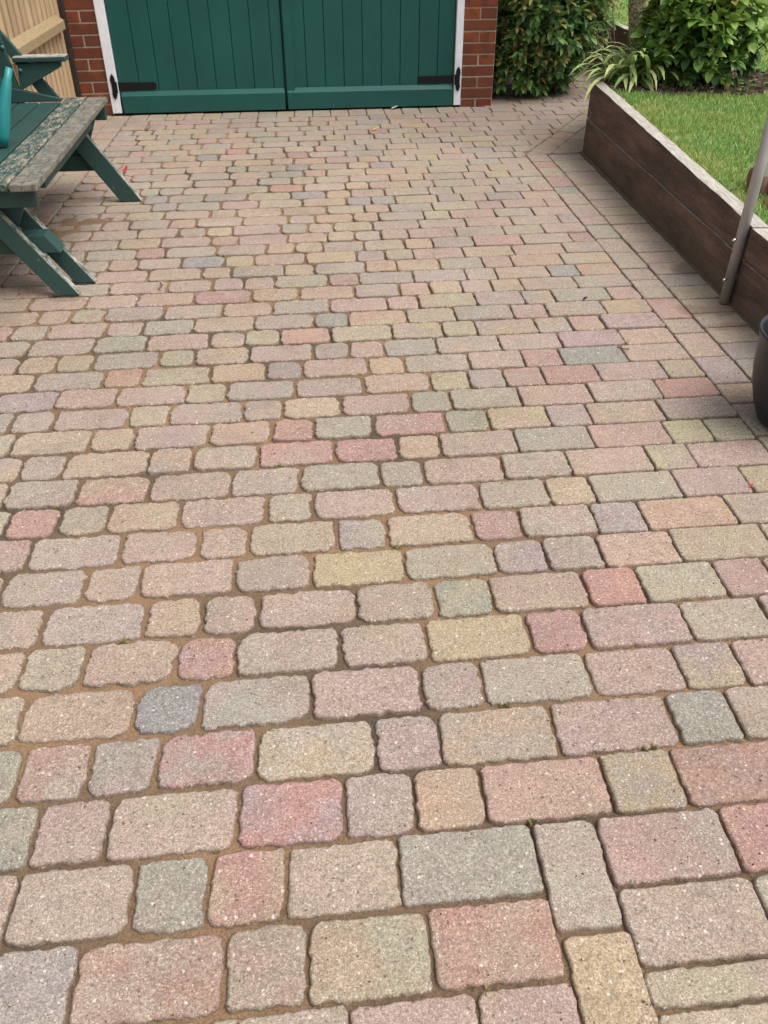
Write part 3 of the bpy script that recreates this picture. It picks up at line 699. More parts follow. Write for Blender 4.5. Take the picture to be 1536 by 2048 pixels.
for ye, s in ((4.90, 1), (3.38, -1)):
    # end of the bench: back post, arm with its bracket, low side rail, diagonal stay
    q0 = ye
    MB().prism([(-1.462, q0, SZ-.05), (-1.362, q0, SZ-.05), (-1.440, q0, 1.02), (-1.515, q0, 1.02)], (0, .034, 0)).build('back_post', M['bench'], ben, bevel=.003)
    MB().prism([(-1.355, q0+.005, .645), (-1.14, q0+.005, .652), (-1.145, q0+.005, .628), (-1.372, q0+.005, .520)], (0, .03, 0)).build('arm_bracket', M['bench'], ben, bevel=.003)
    MB().box(-1.372, -1.112, q0-.012, q0+.085, .653, .677).build('arm', M['bench_leg'], ben, bevel=.006)
    MB().prism([(-1.44, q0-.012, SZ+.001), (-1.175, q0-.012, SZ+.001), (-1.165, q0-.012, SZ+.012), (-1.42, q0-.012, SZ+.072)], (0, .03, 0)).build('side_rail', M['bench'], ben, bevel=.003)
    MB().prism([(-1.47, q0+.04, .80), (-1.42, q0+.04, .80), (-1.19, q0+.04, SZ), (-1.27, q0+.04, SZ)], (0, .03, 0)).build('stay', M['bench'], ben, bevel=.003)
    for bx, bz in ((-1.405, .72), (-1.345, .617)):
        MB().lathe((0, 0, 0), [(.0001, .008), (.006, .007), (.010, .003), (.011, 0)], 12).build('bolt', M['bolt'], ben, smooth=True)
        bo = ben.children[-1] if False else [c for c in col.objects if c.name.startswith('bolt')][-1]
        bo.rotation_euler = (R(90), 0, 0); bo.location = (bx+1.2, q0-4.2-.001, bz)
        for v in bo.data.vertices: v.co += Vector((1.2, 4.2, 0)) * 0 + Vector(ben.location)
for k in range(5):
    z0 = SZ+.03+k*.112; off = -(z0-SZ)*.145
    MB().prism([(-1.452+off, 3.42, z0), (-1.430+off, 3.42, z0), (-1.430+off-.0145, 3.42, z0+.1), (-1.452+off-.0145, 3.42, z0+.1)], (0, 1.475, 0)).build('back_slat', M['bench'], ben, bevel=.003)

# ------------------------------------------------------------------ watering can standing on the bench
wc = empty('watering_can', (-1.36, 3.93, SZ), 'teal plastic watering can on the bench seat, spout pointing up', 'watering can')
MB().tube([(-1.225, 3.935, SZ+.012), (-1.215, 3.939, SZ+.05), (-1.203, 3.944, SZ+.10), (-1.188, 3.952, SZ+.15), (-1.170, 3.962, SZ+.20), (-1.152, 3.973, SZ+.25), (-1.150, 3.974, SZ+.255), (-1.135, 3.984, SZ+.296)],
          [.022, .029, .030, .0275, .0225, .0180, .0150, .0140], 20).build('spout', M['can'], wc, smooth=True)
MB().lathe((-1.36, 3.93, SZ), [(.001, .001), (.085, .001), (.095, .01), (.098, .06), (.095, .15), (.080, .19), (.055, .205), (.05, .20)], 32).build('tank', M['can'], wc, smooth=True)
MB().tube([(-1.24, 3.935, SZ+.03), (-1.30, 3.93, SZ+.05)], [.025, .03], 14).build('spout_joint', M['can'], wc, smooth=True)
MB().tube([(-1.30, 3.93, SZ+.19), (-1.33, 3.93, SZ+.27), (-1.40, 3.93, SZ+.29), (-1.46, 3.93, SZ+.22), (-1.455, 3.93, SZ+.08)], .012, 10).build('handle', M['can'], wc, smooth=True)

# ------------------------------------------------------------------ timber retaining wall
wal = empty('retaining_wall', (1.75, 4.5, 0), 'low dark stained timber wall of two stacked boards holding up the lawn', 'retaining wall')
TH = 0.068
def wtop(y): return 0.318 + (y-3.1)*(0.41-0.318)/(5.48-3.1)
def wmid(y): return 0.19 + (y-3.1)*(0.206-0.19)/(5.48-3.1)
def wallboard(pa, pb, za0, za1, zb0, zb1, th=TH, out=0.0, name='board', seg=44, mat='sleeper'):
    a, b = Vector(pa), Vector(pb); d = (b-a).normalized(); n = Vector((d.y, -d.x)); a = a+n*out; b = b+n*out
    m = MB(); rows = []
    for k in range(seg+1):
        t = k/seg; p = a.lerp(b, t); z0 = za0+(zb0-za0)*t; z1 = za1+(zb1-za1)*t + 0.004*noise.noise((p.x*5, p.y*5, 2)) + 0.002*noise.noise((p.x*21, p.y*21, 2))
        w = 0.002*noise.noise((p.x*3, p.y*3, 8)); o = p + n*w; i = p-n*th
        rows.append([(o.x, o.y, z0), (i.x, i.y, z0), (i.x, i.y, z1-.002), (o.x, o.y, z1)])
    v = [q for r in rows for q in r]; f = [(0, 1, 2, 3)]
    for k in range(seg):
        for j in range(4): f.append((4*k+j, 4*k+(j+1) % 4, 4*k+4+(j+1) % 4, 4*k+4+j))
    f.append(tuple(4*seg+j for j in (3, 2, 1, 0)))
    ob = MB().add(v, f).build(name, M[mat], wal, bevel=0)
    bm = bmesh.new(); bm.from_mesh(ob.data); bmesh.ops.recalc_face_normals(bm, faces=bm.faces)
    ed = [e for e in bm.edges if len(e.link_faces) == 2 and e.calc_face_angle(0) > 0.7]
    bmesh.ops.bevel(bm, geom=ed, offset=.0035, segments=2, affect='EDGES', profile=.6, clamp_overlap=True); bm.to_mesh(ob.data); bm.free(); return ob
WA, WB, WC = (1.690, 1.60), (1.711, 3.045), (1.815, 5.482)
wallboard((WC[0], WC[1]), (WB[0], WB[1]+.004), -.02, wmid(WC[1])-.004, -.02, wmid(WB[1])-.004)
wallboard((WC[0], WC[1]), (WB[0], WB[1]+.004), wmid(WC[1])+.002, wtop(WC[1]), wmid(WB[1])+.002, wtop(WB[1]), out=-.001)
wallboard((WB[0], WB[1]), WA, -.02, wmid(WB[1])-.006, -.02, wmid(WA[1])-.006, out=.002)
wallboard((WB[0], WB[1]), WA, wmid(WB[1]), wtop(WB[1])-.002, wmid(WA[1]), wtop(WA[1]), out=.003)
WD = (2.76, 6.99); WE = (2.80, 9.6)
c2 = Vector(WC)+DGD*.064
for z0, z1 in ((-.02, .202), (.208, .408)):
    wallboard(WD, (c2.x, c2.y), z0, z1, z0, z1)
    wallboard(WE, (WD[0], WD[1]+.06), z0, z1+.01, z0, z1+.005)
wallboard((1.803, 5.47), (1.690, 2.6), -.03, .012, -.03, .003, th=.02, out=.010, name='plinth_strip', seg=40, mat='dirty_wood')

# ------------------------------------------------------------------ lawn, soil
def lz(x, y):
    t = min(max((y-3.1)/2.4, -0.6), 1.0); return 0.296 + 0.094*t + 0.010*noise.noise((x*1.7, y*1.7, 4)) + max(0, y-7)*0.002
def wx(y):
    if y < 5.48: return 1.690 + (y-1.6)*(1.815-1.690)/(5.48-1.6)
    if y < 6.99: return 1.815 + (y-5.48)*(2.76-1.815)/1.51
    return 2.76
def in_soil(x, y):
    """bare soil under the shrubs"""
    d = ((x-2.45)/.62)**2 + ((y-5.55)/.42)**2 + 0.35*noise.noise((x*4, y*4, 11))
    d2 = ((x-2.0)/.30)**2 + ((y-5.75)/.30)**2 + 0.25*noise.noise((x*4, y*4, 12))
    d3 = ((x-2.95)/.42)**2 + ((y-5.35)/.20)**2 + 0.35*noise.noise((x*5, y*5, 13))
    return min(d, d2, d3) < 1
def sheet(name, mat, xs, ys, zf, test):
    V = []; idx = {}; Fc = []
    for j, y in enumerate(ys):
        for i, x in enumerate(xs): idx[i, j] = len(V); V.append((max(x, wx(y)+.045), y, zf(max(x, wx(y)+.045), y)))
    for j in range(len(ys)-1):
        for i in range(len(xs)-1):
            if xs[i+1] > wx(ys[j])+.045 and xs[i+1] > wx(ys[j+1])+.045 and test(xs[i]+.01, ys[j]+.01): Fc.append((idx[i, j], idx[i+1, j], idx[i+1, j+1], idx[i, j+1]))
    return mesh_obj(name, V, Fc, mat, smooth=True)
xs = list(np.arange(1.7, 4.6, .05)) + list(np.arange(4.6, 30, 1.0)); ys = list(np.arange(1.2, 9.6, .05)) + list(np.arange(9.6, 40, 1.0))
lawn = sheet('lawn', M['lawn'], xs, ys, lz, lambda x, y: True); lawn['kind'] = 'structure'
xs2 = list(np.arange(1.75, 3.5, .02)); ys2 = list(np.arange(4.9, 6.2, .02))
soil = sheet('soil', M['soil'], xs2, ys2, lambda x, y: lz(x, y)+.008+.012*noise.noise((x*22, y*22, 1))+.010*noise.noise((x*55, y*55, 2)), in_soil); soil['kind'] = 'structure'

def blades(n, xr_, yr_, h, w, seed, keep):
    g = np.random.default_rng(seed); V = []; C = []; Fc = []
    pts = np.stack([g.uniform(*xr_, n), g.uniform(*yr_, n)], 1)
    for x, y in pts:
        if x < wx(y)+.058 or not keep(x, y): continue
        if in_soil(x, y) and g.random() > .04: continue
        z = lz(x, y)-.004; a = g.uniform(0, 6.283); hh = h*g.uniform(.55, 1.25); ln = hh*g.uniform(.2, .9); ww = w*g.uniform(.7, 1.3)
        b = g.uniform(0, 6.283); dx, dy = math.cos(a)*ww/2, math.sin(a)*ww/2; lx, ly = math.cos(b)*ln, math.sin(b)*ln; k = len(V)
        V += [(x-dx, y-dy, z), (x+dx, y+dy, z), (x+dx*.8+lx*.35, y+dy*.8+ly*.35, z+hh*.6), (x-dx*.8+lx*.35, y-dy*.8+ly*.35, z+hh*.6), (x+lx, y+ly, z+hh)]
        Fc += [(k, k+1, k+2, k+3), (k+3, k+2, k+4)]
        m = noise.noise((x*3, y*3, 6)); r = g.random()
        if r < .14+.14*max(0, m): c = lin(200, 196, 138, .95)
        elif r < .5: c = lin(150+26*m, 176+8*m, 96, .95)
        else: c = lin(122+26*m, 158, 80, .95)
        C += [c]*5
    return V, Fc, C
parts = [blades(52000, (1.74, 3.3), (2.4, 5.4), .030, .0042, 1, lambda x, y: True),
         blades(26000, (2.0, 5.2), (5.2, 7.6), .030, .0065, 2, lambda x, y: True),
         blades(22000, (2.7, 8.0), (7.6, 12.5), .034, .012, 3, lambda x, y: True),
         blades(9000, (3.2, 4.6), (3.5, 5.4), .032, .006, 4, lambda x, y: True)]
V, Fc, C = [], [], []
for v, f, c in parts:
    k = len(V); V += v; Fc += [tuple(i+k for i in q) for q in f]; C += c
gr = mesh_obj('grass', V, Fc, M['grass'], attrs={'col': C}); tag(gr, 'short mown green lawn grass behind the timber wall', 'grass', kind='stuff')

# ------------------------------------------------------------------ plants
def leaf_shape(L, W, fold=.25, droop=.25, n=5, point=1.6):
    """leaf along +x from the origin, midrib folded, tip drooping"""
    V = []; Fc = []
    for i in range(n):
        t = i/(n-1); w = W*math.sin(math.pi*min(1, t**0.8))**(1/point*1.2) * (1 if t < 1 else 0); x = L*t; z = -droop*L*t*t
        w = max(w, W*.06 if t < 1 else 0.0)
        V += [(x, -w/2, z+fold*w/2), (x, 0, z), (x, w/2, z+fold*w/2)]
    for i in range(n-1):
        a = 3*i; Fc += [(a, a+3, a+4, a+1), (a+1, a+4, a+5, a+2)]
    return V, Fc
def mat_leaf(p, d, roll=0.0, s=1.0):
    d = Vector(d).normalized(); up = Vector((0, 0, 1))
    if abs(d.z) > .97: up = Vector((1, 0, 0))
    y = up.cross(d).normalized(); z = d.cross(y); m = Matrix((d, y, z)).transposed().to_4x4()
    return Matrix.Translation(p) @ m @ Matrix.Rotation(roll, 4, 'X') @ Matrix.Scale(s, 4)
def foliage(parent, leaves, shape_by_tone, tones, mat, nsingle, name='leaf'):
    """leaves: (matrix, tone index). The nsingle nearest to the viewer are parts of their own, the rest one mesh"""
    base = worldloc(parent)
    leaves = sorted(leaves, key=lambda l: (l[0].translation-CAM).length)
    vis = [l for l in leaves if view_pt(l[0].translation)]
    singles = vis[:nsingle]; ids = set(id(l) for l in singles); meshes = {}
    for mt, t in singles:
        if t not in meshes:
            me = bpy.data.meshes.new(name); v, f = shape_by_tone[t % len(shape_by_tone)]; me.from_pydata(v, [], f); me.materials.append(mat)
            a = me.color_attributes.new('col', 'FLOAT_COLOR', 'POINT'); a.data.foreach_set('color', np.array([tones[t]]*len(v), np.float32).ravel())
            me.polygons.foreach_set('use_smooth', [True]*len(me.polygons)); meshes[t] = me
        o = bpy.data.objects.new(name, meshes[t]); link(o, parent); o.matrix_local = Matrix.Translation(-base) @ mt
    V, Fc, C = [], [], []
    for l in leaves:
        if id(l) in ids: continue
        v, f = shape_by_tone[l[1] % len(shape_by_tone)]; k = len(V)
        V += [tuple(l[0] @ Vector(p)) for p in v]; Fc += [tuple(i+k for i in q) for q in f]; C += [tones[l[1]]]*len(v)
    if V:
        o = mesh_obj('foliage', V, Fc, mat, parent, attrs={'col': C}, smooth=True); o['kind'] = 'stuff'
def view_pt(p):
    d = Vector(p)-CAM; z = d.dot(fwd)
    return z > .1 and 0 < 768+F_PX*d.dot(r2)/z < 1536 and 0 < 1024-F_PX*d.dot(u2)/z < 2048
def rdir(g, up=0.3):
    a = g.uniform(0, 6.283); z = g.uniform(-.75, 1)*1.0; r = math.sqrt(max(0, 1-min(1, z*z))); return Vector((math.cos(a)*r, math.sin(a)*r, z+up)).normalized()

# red-tipped shrub by the garage corner
g = np.random.default_rng(5)
shr = empty('evergreen_shrub', (2.02, 7.5, 0), 'dense dark green shrub with coppery red young leaves beside the brick pier', 'shrub')
sb = MB()
for k in range(9):
    a = g.uniform(0, 6.28); r = g.uniform(.1, .38)
    sb.tube([(2.02+.05*math.cos(a), 7.5+.05*math.sin(a), -.01), (2.02+r*.5*math.cos(a), 7.5+r*.5*math.sin(a), .4), (2.02+r*math.cos(a), 7.5+r*.9*math.sin(a), 1.05)], [.014, .010, .004], 6)
sb.build('stem', M['twig'], shr)
tones = [lin(92, 130, 80), lin(112, 152, 90), lin(132, 168, 98), lin(144, 160, 92), lin(166, 160, 96), lin(176, 136, 98), lin(184, 124, 96)]
shapes = [leaf_shape(.105, .042), leaf_shape(.098, .038, .35, .35), leaf_shape(.11, .044, .2, .15), leaf_shape(.09, .034), leaf_shape(.086, .030), leaf_shape(.08, .027), leaf_shape(.072, .024)]
def shrub_r(th, z):
    base = .27 + .21*min(1, z/.45)
    if z > .9: base *= math.sqrt(max(0, 1-((z-.9)/.55)**2))
    return base*(1 + .16*noise.noise((math.cos(th)*1.8, math.sin(th)*1.8, z*3.2)) + .10*noise.noise((math.cos(th)*5, math.sin(th)*5, z*8)))
LV = []
for k in range(1150):      # shoots: a whorl of green leaves with young copper ones at the tip
    th = g.uniform(0, 6.283); z = g.uniform(.06, 1.4); r = shrub_r(th, z)
    if r < .05: continue
    f = 1 - .6*g.random()**2.6; p = Vector((1.87+.13*min(1, z/.45)+math.cos(th)*r*f, 7.5+math.sin(th)*r*f*.95, z))
    out = Vector((math.cos(th), math.sin(th), g.uniform(.1, .9))).normalized()
    young = g.random() < (.55 if f > .85 else .06) and z > .12; nl = int(g.integers(7, 11))
    for j in range(nl):
        a = j*2.4 + g.uniform(-.3, .3); ref = out.cross(Vector((0, 0, 1))).normalized(); ref2 = ref.cross(out)
        lean = 1.15 - .10*j; d = out*math.cos(lean) + (ref*math.cos(a)+ref2*math.sin(a))*math.sin(lean)
        d.z -= .10
        if young and j > nl-4: t = int(g.choice([3, 3, 4, 4, 5, 6]))
        elif young and j > nl-6: t = int(g.integers(3, 5))
        else: t = int(g.choice([0, 0, 1, 1, 2, 2, 3])) if f > .8 else int(g.choice([0, 0, 1]))
        LV.append((mat_leaf(p + out*.012*j, d, g.uniform(-.5, .5), g.uniform(.75, 1.15)), t))
foliage(shr, LV, shapes, tones, M['leaf'], 150)

# hydrangea-like shrub on the bed
hyd = empty('hydrangea', (2.47, 5.6, .38), 'leafy light green hydrangea shrub growing from bare soil on the lawn', 'shrub')
hb = MB()
for k in range(16):
    a = g.uniform(0, 6.28); r = g.uniform(.12, .36)
    hb.tube([(2.47+.06*math.cos(a), 5.6+.06*math.sin(a), .36), (2.47+r*.6*math.cos(a), 5.6+r*.6*math.sin(a), .60), (2.47+r*math.cos(a), 5.6+r*math.sin(a), .82+g.uniform(0, .15))], [.007, .005, .003], 6)
hb.tube([(2.62, 5.5, .40), (2.74, 5.42, .52), (2.82, 5.38, .62), (2.86, 5.36, .68)], [.006, .005, .004, .003], 6)
hb.build('stem', M['twig'], hyd)
tones = [lin(72, 104, 58), lin(90, 124, 64), lin(114, 148, 70), lin(140, 168, 80), lin(162, 180, 96), lin(146, 134, 72)]
shapes = [leaf_shape(.10, .066, .25, .3), leaf_shape(.092, .06, .2, .2), leaf_shape(.095, .062, .3, .15), leaf_shape(.08, .05), leaf_shape(.07, .044), leaf_shape(.07, .044)]
LV = []
tips = []
for k in range(600):
    d = rdir(g, .1); f = 1-.7*g.random()**2
    rr = .335*(1+.22*noise.noise((d.x*2.5, d.y*2.5, d.z*2.5)))
    p = Vector((2.45, 5.48, .68)) + Vector((d.x*rr*f, d.y*rr*.95*f, d.z*.40*f))
    if p.z < .43: continue
    tips.append((p, d, f))
tips += [(Vector((2.86, 5.36, .68)), Vector((.6, -.2, .7)), 1), (Vector((2.80, 5.33, .57)), Vector((.6, -.4, .5)), 1), (Vector((2.13, 5.62, .62)), Vector((-.5, -.5, .7)), 1)]
for p, d, f in tips:
    nl = int(g.integers(4, 8))
    for j in range(nl):
        a = j*1.65 + g.uniform(-.4, .4); out = (d + Vector((0, 0, .5))).normalized(); ref = out.cross(Vector((0.1, 0.2, 1))).normalized(); ref2 = ref.cross(out)
        lean = 1.3 - .12*j; dd = out*math.cos(lean) + (ref*math.cos(a)+ref2*math.sin(a))*math.sin(lean)
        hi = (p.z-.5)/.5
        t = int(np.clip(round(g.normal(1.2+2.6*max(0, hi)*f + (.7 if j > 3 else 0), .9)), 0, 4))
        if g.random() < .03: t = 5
        LV.append((mat_leaf(p, dd, g.uniform(-.6, .6), g.uniform(.55, 1.0)), t))
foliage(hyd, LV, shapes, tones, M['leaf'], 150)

# strap-leaved clump spilling over the wall corner
aga = empty('agapanthus', (2.02, 5.66, .38), 'clump of pale green strap leaves spilling over the wall corner', 'plant')
def strap(p, az, L, W, rise, droop, tonec, tip):
    n = 9; P = []; x = 0; z = 0; ang = rise; step = L/(n-1)
    for i in range(n):
        P.append((x, z)); x += math.cos(ang)*step; z += math.sin(ang)*step; ang -= droop/(n-1)*(0.5+1.0*i/n)
    V = []; Fc = []; C = []; ca, sa = math.cos(az), math.sin(az)
    for i, (x, z) in enumerate(P):
        t = i/(n-1); w = W*(0.75+.5*t if t < .5 else 1.0)*(1 if t < .7 else max(.05, 1-((t-.7)/.3)**1.6))
        for s, q in ((-1, .22), (0, 0), (1, .22)):
            V.append((p[0]+ca*x-sa*s*w/2, p[1]+sa*x+ca*s*w/2, p[2]+z+q*w*.5))
            C.append(tuple(a*(1-t)**1+b*t for a, b in zip(tonec, tip)))
    for i in range(n-1):
        a = 3*i; Fc += [(a, a+3, a+4, a+1), (a+1, a+4, a+5, a+2)]
    V = [(x, y, max(z, lz(x, y)+.01) if x > wx(y)+.01 else z) for x, y, z in V]
    mesh_obj('leaf', V, Fc, M['strap'], aga, attrs={'col': C}, smooth=True)
sp = [lin(138, 168, 100), lin(152, 180, 112), lin(120, 152, 88), lin(168, 188, 126)]
tp = [lin(158, 184, 112), lin(174, 196, 122), lin(138, 168, 96), lin(196, 200, 132)]
for k in range(104):
    az = g.uniform(0, 6.283); c0 = (2.10+g.normal(0, .06), 5.56+g.normal(0, .06), .375)
    if k < 44: az = R(g.uniform(190, 345))
    i = int(g.integers(0, 4)); strap(c0, az, g.uniform(.26, .44), g.uniform(.022, .036), R(g.uniform(28, 78)), R(g.uniform(90, 170)), sp[i], tp[i])
for az, L in ((198, .40), (190, .37), (205, .38)):
    strap((2.05, 5.66, .38), R(az), L, .018, R(62), R(150), sp[1], tp[3])
fs = lambda pts: MB().tube(pts, .0035, 6).build('flower_stem', M['twig'], aga, smooth=True)
def seedhead(p):
    b = MB()
    for k in range(9):
        d = rdir(g); q = Vector(p)+d*.013; b.tube([p, q], [.002, .0045], 5)
    b.build('seed_head', M['twig'], aga)
fs([(1.99, 5.64, .40), (1.91, 5.61, .52), (1.845, 5.58, .625)]); seedhead((1.845, 5.58, .632)); seedhead((1.835, 5.58, .655))
fs([(2.03, 5.70, .40), (1.985, 5.68, .54), (1.95, 5.66, .645)]); seedhead((1.95, 5.66, .652))
fs([(2.08, 5.80, .40), (2.05, 5.86, .60), (2.03, 5.90, .74)]); seedhead((2.03, 5.90, .745))

# small tree with lichen-covered trunks; its crown is above the picture
tree = empty('tree', (2.23, 5.92, .37), 'small tree trunk covered in mottled lichen behind the strap leaves', 'tree')
MB().tube([(2.25, 5.92, .36), (2.22, 5.92, .55), (2.195, 5.93, .75), (2.19, 5.95, 1.1), (2.22, 5.98, 1.6), (2.25, 6.0, 2.1)], [.034, .042, .054, .056, .05, .035], 16).build('trunk', M['bark'], tree, smooth=True)
MB().tube([(2.32, 5.95, .36), (2.36, 5.96, .7), (2.40, 5.98, 1.0), (2.46, 6.02, 1.7), (2.5, 6.05, 2.2)], [.018, .019, .02, .018, .01], 12).build('limb', M['bark'], tree, smooth=True)
tl = [lin(70, 100, 48, .8), lin(92, 124, 58, .8), lin(112, 142, 66, .8)]; LV = []
for k in range(900):
    d = rdir(g, 0); p = Vector((2.35, 6.05, 2.6)) + Vector((d.x*.75, d.y*.75, d.z*.5))*g.random()**.4
    LV.append((mat_leaf(p, rdir(g, -.2), g.uniform(-1, 1), g.uniform(.7, 1.2)), int(g.integers(0, 3))))
foliage(tree, LV, [leaf_shape(.07, .035)], tl, M['leaf'], 0)
lb = MB()
for k in range(8):
    a = k*.79; lb.tube([(2.25+.02*k, 6.0, 2.05), (2.3+.3*math.cos(a), 6.02+.3*math.sin(a), 2.4), (2.35+.6*math.cos(a), 6.05+.6*math.sin(a), 2.7)], [.02, .012, .005], 6)
lb.build('limbs', M['bark'], tree)

# low weeds between the shrubs
for k, (x, y, h) in enumerate(((2.28, 5.30, .10), (2.52, 5.18, .12), (2.62, 5.12, .08), (2.78, 5.25, .10), (2.14, 5.85, .26))):
    wd = empty('weed', (x, y, lz(x, y)), ['small leafy weed at the front of the bare soil near the strap leaves', 'green weed in the soil below the hydrangea', 'low weed on the soil edge in front of the hydrangea', 'small weed at the right end of the bare soil', 'young leafy seedling with rounded leaves left of the tree trunk'][k], 'weed', 'weeds on the soil bed')
    LV = [(mat_leaf(Vector((x, y, lz(x, y)+h*(.3+.7*j/9))) + Vector((g.normal(0, .015), g.normal(0, .015), 0)), (math.cos(j*2.4), math.sin(j*2.4), .35), 0, g.uniform(.5, .9)), int(g.integers(0, 3))) for j in range(10)]
    foliage(wd, LV, [leaf_shape(.07, .03), leaf_shape(.06, .036)], [lin(74, 118, 56, .85), lin(96, 138, 72, .85), lin(120, 150, 92, .85)], M['leaf'], 0)
    MB().tube([(x, y, lz(x, y)-.01), (x, y, lz(x, y)+h)], .003, 5).build('stem', M['twig'], wd)
# soil litter
V, Fc, C = [], [], []
for k in range(900):
    x, y = g.uniform(2.0, 3.3), g.uniform(5.0, 6.0)
    if not in_soil(x, y): continue
    z = lz(x, y)+.016; a = g.uniform(0, 6.28); L, w = g.uniform(.008, .035), g.uniform(.003, .008); i = len(V); ca, sa = math.cos(a), math.sin(a)
    V += [(x-ca*L/2+sa*w/2, y-sa*L/2-ca*w/2, z), (x+ca*L/2+sa*w/2, y+sa*L/2-ca*w/2, z+.004), (x+ca*L/2-sa*w/2, y+sa*L/2+ca*w/2, z+.008), (x-ca*L/2-sa*w/2, y-sa*L/2+ca*w/2, z+.003), (x, y, z-.012)]
    Fc += [(i, i+1, i+2, i+3), (i, i+4, i+1), (i+2, i+4, i+3)]; C += [lin(*[(150, 136, 120), (104, 84, 66), (178, 160, 134), (86, 72, 60)][int(g.integers(0, 4))], .8)]*5
o = mesh_obj('leaf_litter', V, Fc, M['grass'], attrs={'col': C}); tag(o, 'dry leaf and twig litter scattered over the bare soil', 'litter', kind='stuff')

# ------------------------------------------------------------------ metal post, pot, stones
po = empty('metal_post', (1.688, 3.078, 0), 'round grey metal handrail post standing against the timber wall', 'post')
MB().tube([(1.688, 3.078, .004), (1.706, 3.078, 1.0)], .0205, 28).build('tube', M['steel'], po, smooth=True)
MB().tube([(1.706, 3.078, 1.0), (1.706, 3.078, 1.012)], [.022, .018], 28).build('cap', M['steel'], po, smooth=True)
for z in (.262, .105):
    s = MB().tube([(1.669, 3.068, z), (1.660, 3.062, z)], .0035, 8); s.lathe((0, 0, 0), [(.0001, .012), (.005, .011), (.0075, .006), (.007, 0), (.0001, -.001)], 14)
    for i in range(len(s.v)-70, len(s.v)):
        v = Vector(s.v[i]); d = Vector((-.019, -.012, 0)).normalized(); a = d.cross(Vector((0, 0, 1))).normalized(); b = a.cross(d)
        s.v[i] = tuple(Vector((1.661, 3.063, z)) + a*v.x + b*v.y + d*v.z)
    s.build('screw', M['bright_steel'], po, smooth=True)
MB().box(1.7165, 1.77, 3.070, 3.086, .49, .55).build('bracket', M['steel'], po, bevel=.002)
MB().box(1.7, 1.714, 3.07, 3.086, .10, .12).build('bracket', M['steel'], po, bevel=.002)

pot = empty('plant_pot', (1.524, 2.15, 0), 'round dark charcoal plastic plant pot at the right edge', 'plant pot')
MB().lathe((1.524, 2.15, 0), [(.001, .004), (.118, .004), (.130, .012), (.150, .06), (.168, .12), (.177, .175), (.179, .22), (.180, .25), (.184, .276), (.1895, .290), (.190, .295), (.187, .2985), (.182, .297), (.177, .285), (.170, .22), (.155, .12)], 72).build('body', M['pot'], pot, smooth=True)
MB().lathe((1.524, 2.15, 0), [(.157, .185), (.12, .192), (.06, .195), (.0005, .196)], 48).build('compost', M['soil'], pot, smooth=True)

def rock(name, c, r, seed, mat, label, flat=1.0):
    bm = bmesh.new(); bmesh.ops.create_icosphere(bm, subdivisions=3, radius=1)
    for v in bm.verts:
        p = v.co.copy(); k = 1 + .22*noise.noise(p*1.3+Vector((seed, 0, 0))) + .08*noise.noise(p*4+Vector((0, seed, 0)))
        p = Vector((max(-.8, min(.8, p.x)), max(-.8, min(.8, p.y)), max(-.8, min(.8, p.z))))*1.15
        v.co = Vector((p.x*r[0], p.y*r[1], p.z*r[2]))*k
    me = bpy.data.meshes.new(name); bm.to_mesh(me); bm.free(); me.materials.append(mat); me.polygons.foreach_set('use_smooth', [True]*len(me.polygons))
    o = bpy.data.objects.new(name, me); link(o); o.location = c; return tag(o, label, 'stone')
rock('stone', (1.965, 3.50, .345), (.055, .075, .085), 3.3, M['stone'], 'reddish brown stone on the lawn edge behind the metal post')
rock('stone', (1.965, 3.26, .325), (.085, .10, .05), 8.1, M['stone_tan'], 'flat tan stone beside the wall right of the metal post')
sl = MB().box(1.958, 2.25, 3.22, 3.48, .376, .390).build('slab', M['slab'], bevel=.003); tag(sl, 'thin pale slab lying on the tan stone', 'slab')

# ------------------------------------------------------------------ small litter and weeds on the drive
def scrap(name, x, y, L, W, az, mat, label, cat, group=None, curl=.5):
    v, f = leaf_shape(L, W, .5, -curl); m = Matrix.Translation((x, y, .0035)) @ Matrix.Rotation(az, 4, 'Z')
    o = mesh_obj(name, [tuple(m @ Vector(p)) for p in v], f, mat, origin=(x, y, .0035), smooth=True); return tag(o, label, cat, group)
scrap('fallen_petal', -1.012, 5.335, .045, .026, 1.0, M['petal'], 'curled crimson fallen petal beside the far bench leg', 'petal', curl=.7)
scrap('fallen_petal', -1.175, 3.47, .020, .012, 0.4, M['petal'], 'small red petal on the paving left of the near bench leg', 'petal')
scrap('fallen_petal', 1.207, 1.82, .014, .009, 0.4, M['petal'], 'tiny red petal on the paving at the right edge', 'petal')
scrap('fallen_leaf', .545, 6.22, .055, .026, 0.1, M['yellow_leaf'], 'yellow fallen leaf on the paving in front of the doors', 'leaf')
scrap('paper_scrap', .755, 6.915, .055, .03, 0.0, M['white_scrap'], 'crumpled white scrap at the foot of the right door', 'scrap', curl=.4)
scrap('fallen_leaf', -1.02, 6.40, .05, .02, .3, M['dead_leaf'], 'dry brown leaf on the paving near the left hinge', 'leaf')
scrap('fallen_leaf', 1.13, 3.165, .022, .014, .3, M['black_iron'], 'small black leaf fragment on the right side of the drive', 'leaf')
tw = MB().tube([(-.60, 3.54, .005), (-.585, 3.50, .009), (-.60, 3.47, .006), (-.59, 3.455, .005)], .0022, 6).build('twig', M['dead_leaf'], smooth=True); tag(tw, 'thin curved brown twig on the paving right of the near bench legs', 'twig')
tw = MB().tube([(1.125, 2.72, .005), (1.14, 2.705, .007), (1.165, 2.70, .005)], .002, 6).build('twig', M['dead_leaf'], smooth=True); tag(tw, 'short dark twig in a joint at the right of the drive', 'twig')
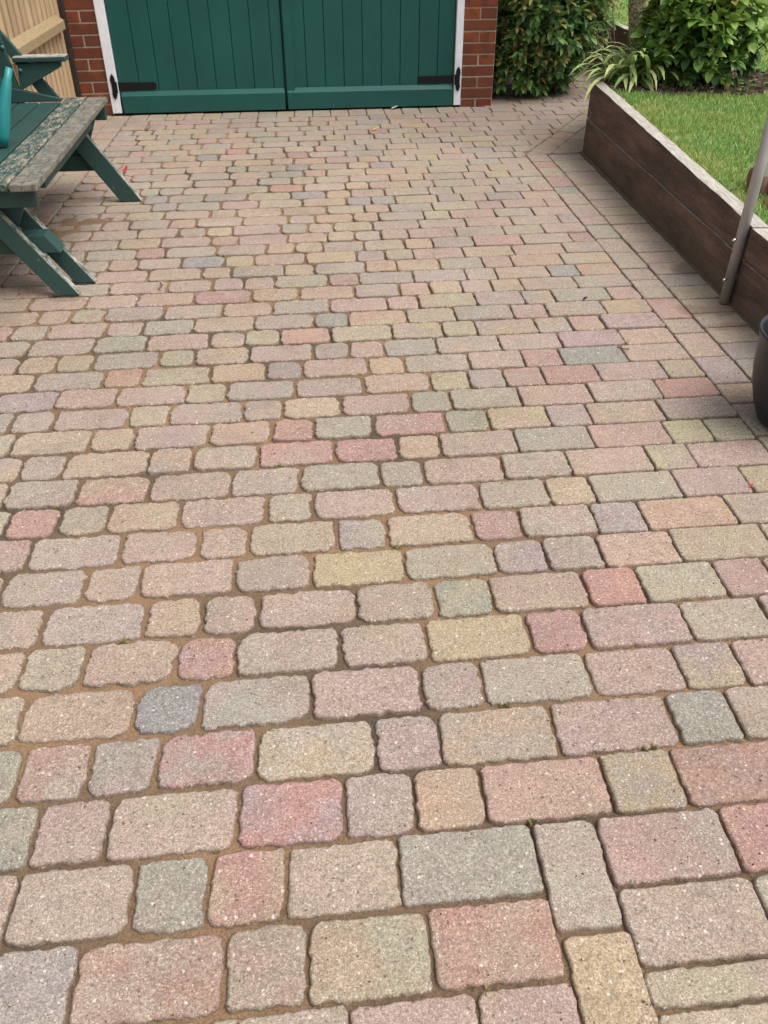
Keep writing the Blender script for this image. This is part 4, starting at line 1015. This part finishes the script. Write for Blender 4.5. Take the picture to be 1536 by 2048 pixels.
# moss and seedlings in the joints, crumbs of grit
V, Fc, C = [], [], []
def tuft(x, y, n, s):
    for k in range(n):
        px, py = x+g.normal(0, s), y+g.normal(0, s*.5); i = len(V); a = g.uniform(0, 6.28); h = g.uniform(.003, .008); w = .0022; ca, sa = math.cos(a)*w, math.sin(a)*w; lx, ly = g.normal(0, .004), g.normal(0, .004)
        V.extend([(px-ca, py-sa, -.008), (px+ca, py+sa, -.008), (px+ca+lx, py+sa+ly, h-.004), (px-ca+lx, py-sa+ly, h-.004)]); Fc.append((i, i+1, i+2, i+3)); C.extend([lin(*[(164, 164, 104), (170, 164, 112), (146, 142, 92)][int(g.integers(0, 3))], .8)]*4)
JT = []
for n_ in range(0, 30):
    yb = ry(n_); JT.append(yb)
for x, y in ((-.70, 1.92), (-.10, 2.09), (-.45, 1.43), (.36, 1.06), (.35, .86), (.62, 1.03), (.2, 1.62), (-.35, 3.83), (-.38, 3.45), (.36, 3.62), (.1, 4.0), (-.02, 3.9), (.22, 2.85)):
    tuft(x, min(JT, key=lambda t: abs(t-y)), 11, .007)
for k in range(40):
    yb = JT[int(g.integers(0, len(JT)))]; tuft(g.uniform(-1.1, 1.3), yb, 2, .006)
o = mesh_obj('joint_moss', V, Fc, M['grass'], attrs={'col': C}); tag(o, 'tiny moss and seedlings growing in the paving joints', 'moss', kind='stuff')
V, Fc = [], []
for k in range(4200):
    x, y = g.uniform(-1.2, 1.5), .4+6*g.random()**1.8
    s = g.uniform(.0010, .0028); z = .001; i = len(V); a = g.uniform(0, 6.28); p = [(math.cos(a+j*2.1)*s*g.uniform(.6, 1.4), math.sin(a+j*2.1)*s*g.uniform(.6, 1.4)) for j in range(3)]
    V += [(x+p[j][0], y+p[j][1], z) for j in range(3)] + [(x, y, z+s*1.2)]; Fc += [(i, i+1, i+3), (i+1, i+2, i+3), (i+2, i, i+3)]
o = mesh_obj('grit', V, Fc, M['dead_leaf']); tag(o, 'crumbs of grit and debris strewn over the paving', 'grit', kind='stuff')
